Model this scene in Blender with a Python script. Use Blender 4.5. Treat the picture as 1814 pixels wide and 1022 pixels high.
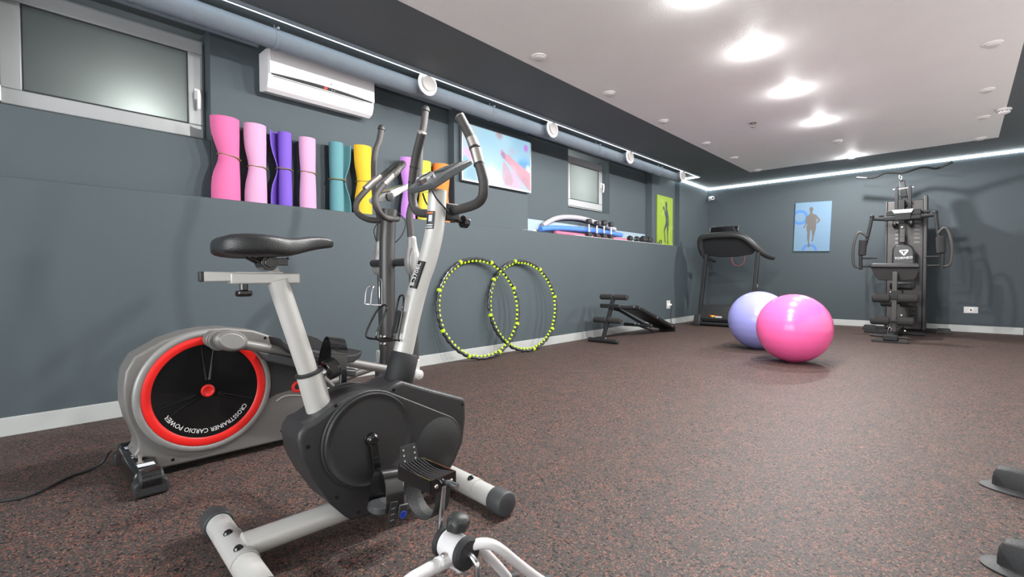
import bpy, bmesh, math, random
from math import sin, cos, pi, radians
from mathutils import Vector, Matrix
random.seed(7)
for o in list(bpy.data.objects):
    bpy.data.objects.remove(o)
scene = bpy.context.scene
COL = scene.collection

# ---------------------------------------------------------------- camera
cam_data = bpy.data.cameras.new('camera')
cam_data.sensor_width = 36.0
cam_data.lens = 860.05 / 1814 * 36.0
cam_data.clip_start = 0.02
cam = bpy.data.objects.new('camera', cam_data)
COL.objects.link(cam)
_y, _p, _r = radians(42.81), radians(1.32), radians(-0.23)
_f = Vector((-sin(_y) * cos(_p), cos(_y) * cos(_p), -sin(_p)))
_rt = Vector((cos(_y), sin(_y), 0))
_up = _rt.cross(_f)
_r2 = _rt * cos(_r) + _up * sin(_r)
_u2 = -_rt * sin(_r) + _up * cos(_r)
cam.matrix_world = Matrix(((_r2.x, _u2.x, -_f.x, 3.48), (_r2.y, _u2.y, -_f.y, 0.0), (_r2.z, _u2.z, -_f.z, 0.78), (0, 0, 0, 1)))
scene.camera = cam

# ---------------------------------------------------------------- world, exposure, lights
world = bpy.data.worlds.new('world')
scene.world = world
world.use_nodes = True
world.node_tree.nodes['Background'].inputs[0].default_value = (0.5, 0.55, 0.6, 1)
world.node_tree.nodes['Background'].inputs[1].default_value = 0.3
scene.view_settings.view_transform = 'Standard'
scene.view_settings.look = 'None'
scene.view_settings.gamma = 1
scene.view_settings.use_curve_mapping = False
scene.view_settings.exposure = 1.38
LAMP_W = 60.0          # each lit downlight
LAMP_UP = .020          # share of it thrown upwards by the dome
LAMP_EMIT = 40.0       # its visible lens
STRIP_EMIT = 7.5      # led strips
REAR_FILL_W = 60.0       # added fill light at the unseen end of the room
CEIL = 2.416


def area_light(name, loc, rot, w, sx, sy, col, shape='RECTANGLE'):
    l = bpy.data.lights.new(name, 'AREA')
    l.shape = shape
    l.size = sx
    l.size_y = sy
    l.energy = w
    l.color = col
    o = bpy.data.objects.new(name, l)
    COL.objects.link(o)
    o.location = loc
    o.rotation_euler = rot
    return o


# soft fill light added at the unseen end of the room behind the camera
area_light('rear_fill', (2.4, -2.85, 1.35), (radians(90), 0, 0), REAR_FILL_W, 3.6, 1.7, (0.95, 0.98, 1.0))

# ---------------------------------------------------------------- materials


def lin(c):
    if isinstance(c, str):
        c = c.lstrip('#')
        c = [int(c[i:i + 2], 16) / 255 for i in (0, 2, 4)]
    return tuple((x / 12.92 if x <= .04045 else ((x + .055) / 1.055) ** 2.4) for x in c) + (1,)


MATS = {}


def mat(name, col, rough=.5, metal=0., bump=0., bscale=60., var=.06, vscale=6., emit=None, es=0., coat=0., spec=.5):
    if name in MATS:
        return MATS[name]
    m = bpy.data.materials.new(name)
    m.use_nodes = True
    nt = m.node_tree
    N, Lk = nt.nodes, nt.links
    b = N['Principled BSDF']
    b.inputs['Roughness'].default_value = rough
    b.inputs['Metallic'].default_value = metal
    b.inputs['Specular IOR Level'].default_value = spec
    b.inputs['Coat Weight'].default_value = coat
    tc = N.new('ShaderNodeTexCoord')
    nz = N.new('ShaderNodeTexNoise')
    nz.inputs['Scale'].default_value = vscale
    nz.inputs['Detail'].default_value = 4
    Lk.new(tc.outputs['Object'], nz.inputs['Vector'])
    c = lin(col)
    mx = N.new('ShaderNodeMix')
    mx.data_type = 'RGBA'
    mx.inputs[6].default_value = tuple(x * (1 - var) for x in c[:3]) + (1,)
    mx.inputs[7].default_value = tuple(min(1, x * (1 + var)) for x in c[:3]) + (1,)
    Lk.new(nz.outputs['Fac'], mx.inputs[0])
    Lk.new(mx.outputs[2], b.inputs['Base Color'])
    if bump:
        n2 = N.new('ShaderNodeTexNoise')
        n2.inputs['Scale'].default_value = bscale
        n2.inputs['Detail'].default_value = 3
        Lk.new(tc.outputs['Object'], n2.inputs['Vector'])
        bp = N.new('ShaderNodeBump')
        bp.inputs['Strength'].default_value = bump
        bp.inputs['Distance'].default_value = .004
        Lk.new(n2.outputs['Fac'], bp.inputs['Height'])
        Lk.new(bp.outputs['Normal'], b.inputs['Normal'])
    if emit:
        b.inputs['Emission Color'].default_value = lin(emit)
        b.inputs['Emission Strength'].default_value = es
    MATS[name] = m
    return m


def rubber_floor():
    m = bpy.data.materials.new('rubber_floor')
    m.use_nodes = True
    nt = m.node_tree
    N, L = nt.nodes, nt.links
    b = N['Principled BSDF']
    tc = N.new('ShaderNodeTexCoord')
    wob = N.new('ShaderNodeTexNoise')
    wob.inputs['Scale'].default_value = 260
    wob.inputs['Detail'].default_value = 2
    L.new(tc.outputs['Object'], wob.inputs['Vector'])
    va = N.new('ShaderNodeVectorMath')
    va.operation = 'MULTIPLY_ADD'
    va.inputs[1].default_value = (.008, .008, .008)
    L.new(wob.outputs['Color'], va.inputs[0])
    L.new(tc.outputs['Object'], va.inputs[2])
    big = N.new('ShaderNodeTexNoise')
    big.inputs['Scale'].default_value = 1.6
    big.inputs['Detail'].default_value = 6
    big.inputs['Roughness'].default_value = .7
    L.new(tc.outputs['Object'], big.inputs['Vector'])
    mid = N.new('ShaderNodeTexNoise')
    mid.inputs['Scale'].default_value = 9
    mid.inputs['Detail'].default_value = 3
    L.new(tc.outputs['Object'], mid.inputs['Vector'])

    def flecks(scale, lo):
        v = N.new('ShaderNodeTexVoronoi')
        v.inputs['Scale'].default_value = scale
        L.new(va.outputs[0], v.inputs['Vector'])
        s = N.new('ShaderNodeSeparateColor')
        L.new(v.outputs['Color'], s.inputs[0])
        a = N.new('ShaderNodeMath')
        a.operation = 'MULTIPLY_ADD'
        a.inputs[1].default_value = .22
        L.new(mid.outputs['Fac'], a.inputs[0])
        L.new(s.outputs[0], a.inputs[2])
        g = N.new('ShaderNodeMath')
        g.operation = 'GREATER_THAN'
        g.inputs[1].default_value = lo
        L.new(a.outputs[0], g.inputs[0])
        return g.outputs[0]

    def mix(fac, a, bcol):
        x = N.new('ShaderNodeMix')
        x.data_type = 'RGBA'
        L.new(fac, x.inputs[0])
        if isinstance(a, tuple):
            x.inputs[6].default_value = a
        else:
            L.new(a, x.inputs[6])
        x.inputs[7].default_value = bcol
        return x.outputs[2]
    base = mix(big.outputs['Fac'], lin('#2f2b2a'), lin('#443f3d'))
    c1 = mix(flecks(240, .80), base, lin('#4c4441'))
    c2 = mix(flecks(190, 1.0), c1, lin('#714339'))
    c3 = mix(flecks(330, 1.03), c2, lin('#866556'))
    c4 = mix(flecks(150, 1.03), c3, lin('#1c1a1a'))
    L.new(c4, b.inputs['Base Color'])
    b.inputs['Roughness'].default_value = .62
    b.inputs['Specular IOR Level'].default_value = .25
    bp = N.new('ShaderNodeBump')
    bp.inputs['Strength'].default_value = .25
    bp.inputs['Distance'].default_value = .002
    L.new(wob.outputs['Fac'], bp.inputs['Height'])
    L.new(bp.outputs['Normal'], b.inputs['Normal'])
    return m


def blob_material(name, base, blobs, emit=0., rough=.4):
    """flat printed / shown picture: soft round colour patches in object space"""
    m = bpy.data.materials.new(name)
    m.use_nodes = True
    nt = m.node_tree
    N, L = nt.nodes, nt.links
    b = N['Principled BSDF']
    tc = N.new('ShaderNodeTexCoord')
    wn = N.new('ShaderNodeTexNoise')
    wn.inputs['Scale'].default_value = 9
    wn.inputs['Detail'].default_value = 4
    L.new(tc.outputs['Object'], wn.inputs['Vector'])
    w = N.new('ShaderNodeVectorMath')
    w.operation = 'MULTIPLY_ADD'
    w.inputs[1].default_value = (.09, .09, .09)
    L.new(wn.outputs['Color'], w.inputs[0])
    L.new(tc.outputs['Object'], w.inputs[2])
    cur = None
    for (p, r, c) in blobs:
        d = N.new('ShaderNodeVectorMath')
        d.operation = 'DISTANCE'
        L.new(w.outputs[0], d.inputs[0])
        d.inputs[1].default_value = (p[0] + .045, p[1] + .045, p[2] + .045)
        mr = N.new('ShaderNodeMapRange')
        mr.interpolation_type = 'SMOOTHSTEP'
        mr.inputs[1].default_value = r
        mr.inputs[2].default_value = r * .25
        L.new(d.outputs['Value'], mr.inputs[0])
        x = N.new('ShaderNodeMix')
        x.data_type = 'RGBA'
        L.new(mr.outputs[0], x.inputs[0])
        if cur is None:
            x.inputs[6].default_value = lin(base)
        else:
            L.new(cur, x.inputs[6])
        x.inputs[7].default_value = lin(c)
        cur = x.outputs[2]
    b.inputs['Roughness'].default_value = rough
    if emit:
        b.inputs['Base Color'].default_value = (0.01, .01, .01, 1)
        L.new(cur, b.inputs['Emission Color'])
        b.inputs['Emission Strength'].default_value = emit
    else:
        L.new(cur, b.inputs['Base Color'])
    return m


WALL = mat('wall_paint', '#444e53', .75, bump=.35, bscale=220, var=.10, vscale=1.5)
WALL_DIM = mat('wall_paint_dimmed', '#3e474c', .75, bump=.35, bscale=220, var=.10, vscale=1.5)  # same paint, weaker light on the back wall put into the colour
DARKCEIL = mat('dark_ceiling_paint', '#5c6366', .7, bump=.3, bscale=160, var=.08, vscale=2)
WHITECEIL = mat('white_stucco', '#f6f5f4', .6, bump=.8, bscale=90, var=.03, vscale=3)
FLOOR = rubber_floor()
BOUNCEWALL = mat('bounce_wall_white', '#e6e6e3', .8, bump=.2, bscale=120)  # white picked for the unseen walls to bounce light into the room
CONCRETE = mat('concrete', '#5d6163', .85, bump=.3, bscale=60)
BASEB = mat('baseboard_white', '#b0b3b2', .45, var=.03)
PVC = mat('white_pvc', '#c9c9c9', .35, var=.02)
WPLASTIC = mat('white_plastic', '#ece9e8', .35, var=.02)
WPLASTIC2 = mat('ac_white_plastic', '#ece9ec', .3, var=.02)
DUCT = mat('duct_grey', '#717a84', .6, metal=0, bump=.15, bscale=14, var=.07)
SILVER = mat('silver_paint', '#c3c2bf', .38, metal=.25, var=.03)
SILVER2 = mat('silver_housing', '#73716f', .45, metal=.2, var=.04)
SILVER3 = mat('silver_ring', '#8a8988', .4, metal=.25, var=.03)
GUN = mat('gunmetal_paint', '#4c4b4b', .38, metal=.5, var=.05)
BLACKP = mat('black_plastic', '#2a2b2c', .45, bump=.2, bscale=300, var=.08)
BLACKG = mat('black_gloss', '#151516', .18, var=.1, coat=.3)
BLACKR = mat('black_rubber', '#232426', .6, bump=.25, bscale=200, var=.1)
DKGREY = mat('dark_grey_plastic', '#3b3d3f', .5, bump=.2, bscale=250, var=.08)
FOAM = mat('black_foam', '#2b2a2a', .9, bump=.5, bscale=180, var=.12)
GRIP = mat('grip_foam', '#3d3b3a', .55, bump=.3, bscale=240, var=.1)
GYMF = mat('gym_frame_paint', '#232426', .6, metal=.0, var=.1, spec=.3)
GYMS = mat('gym_shroud', '#3a3737', .5, metal=.1, var=.1)
VINYL = mat('black_vinyl', '#1f2022', .42, bump=.25, bscale=260, var=.1)
CHROME = mat('chrome', '#d2d4d6', .18, metal=1., var=.03)
STEEL = mat('brushed_steel', '#b9b3ae', .33, metal=.9, var=.06)
REDP = mat('red_plastic', '#e2231f', .35, var=.04)
WHITEINK = mat('white_ink', '#e8e8e8', .5, var=.01)
REDINK = mat('red_ink', '#dd2a2c', .4, var=.01)
LABEL = mat('label_paper', '#c9ced2', .5, var=.03)
ORANGEINK = mat('orange_ink', '#e06a2a', .5, var=.02)
YELLOWINK = mat('yellow_ink', '#e5cf2a', .5, var=.02)
BLUEINK = mat('blue_ink', '#2f49b4', .4, var=.02)
GREYINK = mat('grey_ink', '#8a8a8a', .5, var=.02)
LIME = mat('lime_plastic', '#b5dc1e', .35, var=.05)
FROST = mat('frosted_glass', '#464f51', .35, bump=.4, bscale=320, var=.05, vscale=2.2)
_nt = FROST.node_tree
_tr = _nt.nodes.new('ShaderNodeBsdfTranslucent')
_tr.inputs[0].default_value = (.84, .87, .86, 1)
_mx = _nt.nodes.new('ShaderNodeMixShader')
_mx.inputs[0].default_value = .62
_nt.links.new(_nt.nodes['Principled BSDF'].outputs[0], _mx.inputs[1])
_nt.links.new(_tr.outputs[0], _mx.inputs[2])
_nt.links.new(_mx.outputs[0], _nt.nodes['Material Output'].inputs[0])
WINPVC = mat('window_pvc', '#989a9c', .35, var=.02)
LEDM = mat('led_strip', '#f4fbff', .4, emit='#e9f6fb', es=STRIP_EMIT)
LEDM2 = mat('led_strip_soft', '#f4fbff', .4, emit='#e9f6fb', es=STRIP_EMIT * .42)
LENS = mat('lit_lens', '#ffffff', .4, emit='#f6fdff', es=LAMP_EMIT)
OFFLENS = mat('unlit_lens', '#cfccca', .35, var=.03)

# ---------------------------------------------------------------- mesh builder


class MB:
    def __init__(s):
        s.v, s.f = [], []

    def add(s, vs, fs):
        n = len(s.v)
        s.v += [Vector(p) for p in vs]
        s.f += [tuple(i + n for i in f) for f in fs]
        return s

    def box(s, c, d, rot=None):
        c, h = Vector(c), Vector(d) / 2
        vs = []
        for x in (-1, 1):
            for y in (-1, 1):
                for z in (-1, 1):
                    p = Vector((x * h.x, y * h.y, z * h.z))
                    vs.append(c + (rot @ p if rot else p))
        return s.add(vs, [(0, 1, 3, 2), (4, 6, 7, 5), (0, 4, 5, 1), (2, 3, 7, 6), (0, 2, 6, 4), (1, 5, 7, 3)])

    def span(s, a, b):
        a, b = Vector(a), Vector(b)
        return s.box((a + b) / 2, [abs(b[i] - a[i]) for i in range(3)])

    def prism(s, pts, vec):
        n = len(pts)
        vec = Vector(vec)
        a = [Vector(p) for p in pts]
        # orient outward
        nr = Vector((0, 0, 0))
        for i in range(n):
            nr += a[i].cross(a[(i + 1) % n])
        if nr.dot(vec) > 0:
            a.reverse()
        vs = a + [p + vec for p in a]
        fs = [tuple(range(n)), tuple(range(2 * n - 1, n - 1, -1))]
        fs += [(i, i + n, (i + 1) % n + n, (i + 1) % n) for i in range(n)]
        return s.add(vs, fs)

    def rings(s, rs, cap=True, closed=False):
        n = len(rs[0])
        vs = [p for r in rs for p in r]
        m = len(rs)
        fs = []
        for j in range(m if closed else m - 1):
            k = (j + 1) % m
            for i in range(n):
                fs.append((j * n + i, j * n + (i + 1) % n, k * n + (i + 1) % n, k * n + i))
        if cap and not closed:
            fs.append(tuple(range(n - 1, -1, -1)))
            fs.append(tuple((m - 1) * n + i for i in range(n)))
        return s.add(vs, fs)

    def tube(s, pts, r, n=12, closed=False, smooth=0, flat=1.0, up=None):
        p = [Vector(q) for q in pts]
        rr = list(r) if isinstance(r, (list, tuple)) else [r] * len(p)
        if smooth:
            q, q2 = [], []
            m = len(p)
            for i in range(m if closed else m - 1):
                g = (lambda k: p[k % m]) if closed else (lambda k: p[max(0, min(m - 1, k))])
                p0, p1, p2, p3 = g(i - 1), g(i), g(i + 1), g(i + 2)
                for k in range(smooth):
                    t = k / smooth
                    q.append(.5 * ((2 * p1) + (p2 - p0) * t + (2 * p0 - 5 * p1 + 4 * p2 - p3) * t * t + (3 * p1 - p0 - 3 * p2 + p3) * t ** 3))
                    q2.append(rr[i] + (rr[(i + 1) % m] - rr[i]) * t)
            if not closed:
                q.append(p[-1])
                q2.append(rr[-1])
            p, rr = q, q2
        m = len(p)
        rs = []
        prev = None
        for i in range(m):
            if closed:
                t = p[(i + 1) % m] - p[i - 1]
            else:
                t = p[min(m - 1, i + 1)] - p[max(0, i - 1)]
            t.normalize()
            if prev is None:
                a = Vector(up) if up else (Vector((0, 0, 1)) if abs(t.z) < .9 else Vector((1, 0, 0)))
            else:
                a = prev
            u = a - t * a.dot(t)
            u.normalize()
            prev = u
            w = t.cross(u)
            rs.append([p[i] + u * (cos(2 * pi * k / n) * rr[i] * flat) + w * (sin(2 * pi * k / n) * rr[i]) for k in range(n)])
        return s.rings(rs, True, closed)

    def lathe(s, prof, o, axis, n=24, capped=True):
        o, ax = Vector(o), Vector(axis).normalized()
        u = Vector((0, 0, 1)) if abs(ax.z) < .9 else Vector((1, 0, 0))
        u = (u - ax * u.dot(ax)).normalized()
        w = ax.cross(u)
        rs = [[o + ax * h + (u * cos(2 * pi * k / n) + w * sin(2 * pi * k / n)) * max(r, 1e-4) for k in range(n)] for (r, h) in prof]
        return s.rings(rs, capped)

    def cyl(s, a, b, r, n=20):
        a, b = Vector(a), Vector(b)
        return s.lathe([(r, 0), (r, (b - a).length)], a, b - a, n)

    def ball(s, c, r, n=16, m=10):
        c = Vector(c)
        r = (r, r, r) if isinstance(r, (int, float)) else r
        rs = []
        for j in range(m + 1):
            t = -pi / 2 + pi * j / m
            k0 = max(cos(t), 1e-3)
            rs.append([c + Vector((r[0] * k0 * cos(2 * pi * k / n), r[1] * k0 * sin(2 * pi * k / n), r[2] * sin(t))) for k in range(n)])
        return s.rings(rs)

    def patch(s, o, axis, ref, r, a0, a1, h0, h1, th=.0012, n=8):
        """label wrapped round a tube: angles from ref direction about axis"""
        o, ax = Vector(o), Vector(axis).normalized()
        u = Vector(ref)
        u = (u - ax * u.dot(ax)).normalized()
        w = ax.cross(u)
        rs = []
        for k in range(n + 1):
            a = a0 + (a1 - a0) * k / n
            d = u * cos(a) + w * sin(a)
            rs.append([o + ax * h0 + d * r, o + ax * h0 + d * (r + th), o + ax * h1 + d * (r + th), o + ax * h1 + d * r])
        return s.rings(rs)

    def build(s, name, m, parent=None, bevel=0., seg=2, sharp=35, smooth=True, sub=0, world=False):
        me = bpy.data.meshes.new(name)
        vs = s.v
        if world and parent is not None:
            inv = TM.get(parent.name, Matrix()).inverted()
            vs = [inv @ p for p in vs]
        me.from_pydata([tuple(p) for p in vs], [], s.f)
        bm = bmesh.new()
        bm.from_mesh(me)
        bmesh.ops.recalc_face_normals(bm, faces=bm.faces)
        bm.to_mesh(me)
        bm.free()
        me.materials.append(m)
        if smooth:
            for p in me.polygons:
                p.use_smooth = True
            me.set_sharp_from_angle(angle=radians(sharp))
        o = bpy.data.objects.new(name, me)
        COL.objects.link(o)
        if parent is not None:
            o.parent = parent
            TM[o.name] = TM.get(parent.name, Matrix())
        if bevel:
            b = o.modifiers.new('bevel', 'BEVEL')
            b.width = bevel
            b.segments = seg
            b.limit_method = 'ANGLE'
            b.angle_limit = radians(38)
            b.harden_normals = False
        if sub:
            d = o.modifiers.new('sub', 'SUBSURF')
            d.levels = sub
            d.render_levels = sub
        return o


TM = {}


def tag(o, label=None, cat=None, group=None, kind=None):
    if label:
        o['label'] = label
    if cat:
        o['category'] = cat
    if group:
        o['group'] = group
    if kind:
        o['kind'] = kind
    return o


def thing(name, label, cat, loc=(0, 0, 0), rz=0., group=None):
    o = bpy.data.objects.new(name, None)
    o.empty_display_size = .1
    COL.objects.link(o)
    o.location = loc
    o.rotation_euler = (0, 0, rz)
    TM[o.name] = Matrix.Translation(Vector(loc)) @ Matrix.Rotation(rz, 4, 'Z')
    return tag(o, label, cat, group)


def copy_tree(o, parent=None):
    c = o.copy()
    COL.objects.link(c)
    if parent is not None:
        c.parent = parent
    for ch in list(o.children):
        copy_tree(ch, c)
    return c


def struct(name, mb, m, parent=None, **k):
    o = mb.build(name, m, parent, **k)
    if parent is None:
        o['kind'] = 'structure'
    return o


def lettering(name, txt, size, m, parent, o, xd, yd, th=.0012, width=None, bend=None, shear=0., align='CENTER', world=False):
    """flat printed words as thin geometry. xd: reading direction, yd: letter-up direction"""
    cu = bpy.data.curves.new(name, 'FONT')
    cu.body = txt
    cu.size = 1
    cu.extrude = 0
    cu.resolution_u = 2
    cu.shear = shear
    cu.offset = .006
    tmp = bpy.data.objects.new(name, cu)
    COL.objects.link(tmp)
    dg = bpy.context.evaluated_depsgraph_get()
    dg.update()
    me = bpy.data.meshes.new_from_object(tmp.evaluated_get(dg))
    bpy.data.objects.remove(tmp)
    bpy.data.curves.remove(cu)
    vs = [v.co.copy() for v in me.vertices]
    fs = [tuple(p.vertices) for p in me.polygons]
    bpy.data.meshes.remove(me)
    x0, x1 = min(v.x for v in vs), max(v.x for v in vs)
    sc = size / .73
    sx = (width / (x1 - x0)) if width else sc
    xd, yd = Vector(xd).normalized(), Vector(yd).normalized()
    nd = xd.cross(yd)
    out = []
    for v in vs:
        x, y = (v.x - (x0 + x1) / 2) * sx, v.y * sc
        if align == 'LEFT':
            x = (v.x - x0) * sx
        if bend:
            th0, r = bend      # clockwise round o, tops outward
            a = th0 - x / r
            out.append(Vector(o) + xd * ((r + y) * cos(a)) + yd * ((r + y) * sin(a)) + nd * th)
        else:
            out.append(Vector(o) + xd * x + yd * y + nd * th)
    mb = MB().add(out, fs)
    ob = mb.build(name, m, parent, smooth=False, world=world)
    return ob


# ================================================================ setting
YB, XR, YF = 9.173, 4.80, -3.0
struct('floor', MB().span((-.4, YF - .1, -.12), (XR + .1, YB + .1, 0)), FLOOR)
# left wall: low wall with a ledge, and an upper wall of shallow steps
LZ = 1.29
w = MB()
w.span((-.5, YF, 0), (0, YB, LZ))
w.span((-.5, YF, LZ), (-.15, .05, CEIL))
w.span((-.3, .05, LZ), (-.15, 1.015, 1.685))       # below window 1
w.span((-.5, 1.015, LZ), (-.15, 3.032, CEIL))       # air conditioner bay
w.span((-.5, 3.032, LZ), (-.07, 4.10, CEIL))        # screen pier
w.span((-.5, 4.10, LZ), (-.20, 5.034, CEIL))
w.span((-.5, 5.034, LZ), (-.20, 6.018, 1.668))      # below window 2
w.span((-.5, 6.018, LZ), (-.20, 7.107, CEIL))
w.span((-.5, 7.107, LZ), (-.10, 7.94, CEIL))        # poster pier
w.span((-.5, 7.94, LZ), (-.02, YB, CEIL))
struct('wall_left', w, WALL, bevel=.004, seg=1)
# unseen shafts added behind both windows, each with an added lamp lighting its pane
for k, (ya, yb, yl, zl, xl, pw) in enumerate(((-.1, 1.15, .67, 1.77, -.47, 2.4), (4.9, 6.1, 5.45, 2.0, -.75, 6.0))):
    w = MB()
    w.span((-.95, ya, 1.5), (-.90, yb, 2.5)).span((-.95, ya - .05, 1.5), (-.5, ya, 2.5)).span((-.95, yb, 1.5), (-.5, yb + .05, 2.5))
    w.span((-.95, ya, 1.45), (-.5, yb, 1.5)).span((-.95, ya, 2.5), (-.5, yb, 2.55))
    struct('trim_%d' % (k + 1), w, CONCRETE)
    l = bpy.data.lights.new('pane_backlight', 'POINT')
    l.energy = pw
    l.color = (.97, 1.0, .96)
    l.shadow_soft_size = .06
    lo = bpy.data.objects.new('pane_backlight', l)
    COL.objects.link(lo)
    lo.location = (xl, yl, zl)
struct('wall_back', MB().span((-.5, YB, 0), (XR + .1, YB + .1, CEIL)), WALL_DIM)
struct('wall_right', MB().span((XR, YF, 0), (XR + .1, YB, CEIL)), BOUNCEWALL)
struct('wall_front', MB().span((-.5, YF - .1, 0), (XR + .1, YF, CEIL)), BOUNCEWALL)
ceiling = struct('ceiling', MB().span((-.5, YF - .1, CEIL), (XR + .1, YB + .1, CEIL + .1)), DARKCEIL)
MB().span((1.024, YF + .9, CEIL - .004), (3.778, 8.16, CEIL)).build('white_panel', WHITECEIL, ceiling)
struct('baseboard_left', MB().span((0, YF, 0), (.014, 7.9, .094)).span((0, 7.903, 0), (.014, YB, .094)), BASEB, bevel=.003)
struct('baseboard_back', MB().span((.014, YB - .014, 0), (4.08, YB, .094)), BASEB, bevel=.003)


def window(name, y0, y1, z0, z1, xs, handle_y, handle_z, hinge=False):
    fr = MB()
    t = .03
    fr.span((xs - .05, y0, z0), (xs, y1, z0 + t)).span((xs - .05, y0, z1 - t), (xs, y1, z1))
    fr.span((xs - .05, y0, z0 + t), (xs, y0 + t, z1 - t)).span((xs - .05, y1 - t, z0 + t), (xs, y1, z1 - t))
    o = struct(name, fr, WINPVC, bevel=.004)
    a, b = .012, .085
    s = MB()
    xa, xb = xs - .02, xs + .014
    Y0, Y1, Z0, Z1 = y0 + a, y1 - a, z0 + a, z1 - a
    s.span((xa, Y0, Z0), (xb, Y1, Z0 + b)).span((xa, Y0, Z1 - b), (xb, Y1, Z1))
    s.span((xa, Y0, Z0 + b), (xb, Y0 + b, Z1 - b)).span((xa, Y1 - b, Z0 + b), (xb, Y1, Z1 - b))
    s.build('sash', WINPVC, o, bevel=.006, seg=3)
    c = Y0 + b, Y1 - b, Z0 + b, Z1 - b
    g = MB()
    g.tube([(xb - .006, c[0] + .004, c[2] + .004), (xb - .006, c[1] - .004, c[2] + .004), (xb - .006, c[1] - .004, c[3] - .004), (xb - .006, c[0] + .004, c[3] - .004)], .006, 4, closed=True)
    g.build('gasket', DKGREY, o)
    MB().span((xs - .012, c[0], c[2]), (xs - .006, c[1], c[3])).build('pane', FROST, o)
    h = MB()
    h.span((xb, handle_y - .013, handle_z - .035), (xb + .012, handle_y + .013, handle_z + .035))
    h.tube([(xb + .01, handle_y, handle_z + .01), (xb + .04, handle_y, handle_z + .012), (xb + .045, handle_y + .002, handle_z - .03), (xb + .036, handle_y + .004, handle_z - .10)], [.009, .011, .011, .008], 10, smooth=4)
    h.build('handle', WPLASTIC, o, bevel=.003)
    if hinge:
        MB().cyl((xb + .004, y0 + .006, z0 + .02), (xb + .004, y0 + .006, z0 + .10), .011).build('hinge', WPLASTIC, o)
    return o


window('window_1', .05, 1.013, 1.700, 2.362, -.262, .985 - .022, 1.995, True)
window('window_2', 5.05, 5.915, 1.696, 2.352, -.262, 5.866, 2.06)

# ---------------------------------------------------------------- ventilation duct along the left wall
DX, DZ, DR = .20, 2.325, .064
duct = thing('ventilation_duct', 'long grey round ventilation duct with white vents under the ceiling', 'duct', (DX, 3.0, DZ))
d = MB()
prof = []
y = -2.9
while y < 7.38:
    prof += [(DR, y), (DR + .0018, y + .006), (DR, y + .012)]
    y += .155 if y < 2 else .31
prof.append((DR, 7.41))
d.lathe(prof, (DX, 0, DZ), (0, 1, 0), 32)
d.build('pipe', DUCT, duct, world=True)


def vent(c, ax):
    c, ax = Vector(c), Vector(ax)
    n = MB().lathe([(.062, -.085), (.062, -.004)], c, ax, 28).build('neck', DUCT, duct, world=True)
    f = MB().lathe([(.066, -.004), (.086, -.002), (.093, .006), (.090, .014), (.070, .017), (.064, .010)], c, ax, 36)
    fl = f.build('vent_flange', WPLASTIC, duct, world=True)
    MB().lathe([(.02, .004), (.055, .018), (.060, .024), (.056, .029), (.0, .031)], c, ax, 36).build('vent_disc', OFFLENS, fl, world=True)


for yy in (2.432, 4.053, 5.672, 7.29):
    vent((DX + .105, yy, 2.335), (1, 0, 0))
MB().lathe([(DR + .003, -.02), (DR + .004, .012), (DR - .006, .02), (0, .021)], (DX, 7.40, DZ), (0, 1, 0), 32).build('end_cap', DUCT, duct, world=True)
for yy in (1.29, 3.24, 5.05, 6.70, -.6):
    b = MB().lathe([(DR + .001, -.012), (DR + .005, -.01), (DR + .005, .01), (DR + .001, .012)], (DX, yy, DZ), (0, 1, 0), 28, False)
    b.span((DX + .045, yy - .006, DZ + .04), (DX + .07, yy + .006, DZ + .055))
    o = b.build('clamp', DUCT, duct, world=True)
    MB().cyl((DX, yy, DZ + DR), (DX, yy, CEIL), .005, 8).build('hanger_rod', STEEL, o, world=True)
cdt = MB().tube([(-.105, .2, 2.385), (-.105, 1.30, 2.385)], .014, 10)
tag(cdt.build('conduit', DUCT), 'thin grey conduit under the duct between window and air conditioner', 'conduit')
cdt = MB().tube([(-.105, 2.16, 2.385), (-.105, 3.03, 2.385)], .014, 10)
tag(cdt.build('conduit', DUCT), 'thin grey conduit under the duct right of the air conditioner', 'conduit')

# ---------------------------------------------------------------- led strips
ls = thing('led_strip', 'glowing white LED strip beside the duct, stopping at the duct end', 'light strip', (.32, 3, CEIL))
MB().span((.326, -2.9, CEIL - .022), (.336, 7.925, CEIL)).build('profile', DUCT, ls, world=True)
MB().span((.312, -2.9, CEIL - .020), (.3255, 7.908, CEIL - .003)).build('diffuser', LEDM2, ls, world=True)
ls2 = thing('led_strip', 'glowing white LED strip round the far corner and along the top of back wall', 'light strip', (2, YB, CEIL))
MB().span((-.09, 7.91, CEIL - .02), (.325, 7.925, CEIL - .003)).span((-.019, 7.942, CEIL - .028), (-.002, YB, CEIL - .001)).span((-.02, YB - .018, CEIL - .030), (XR, YB, CEIL - .001)).build('diffuser', LEDM, ls2, world=True)

# ---------------------------------------------------------------- round ceiling spots
PZ = CEIL - .004


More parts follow.
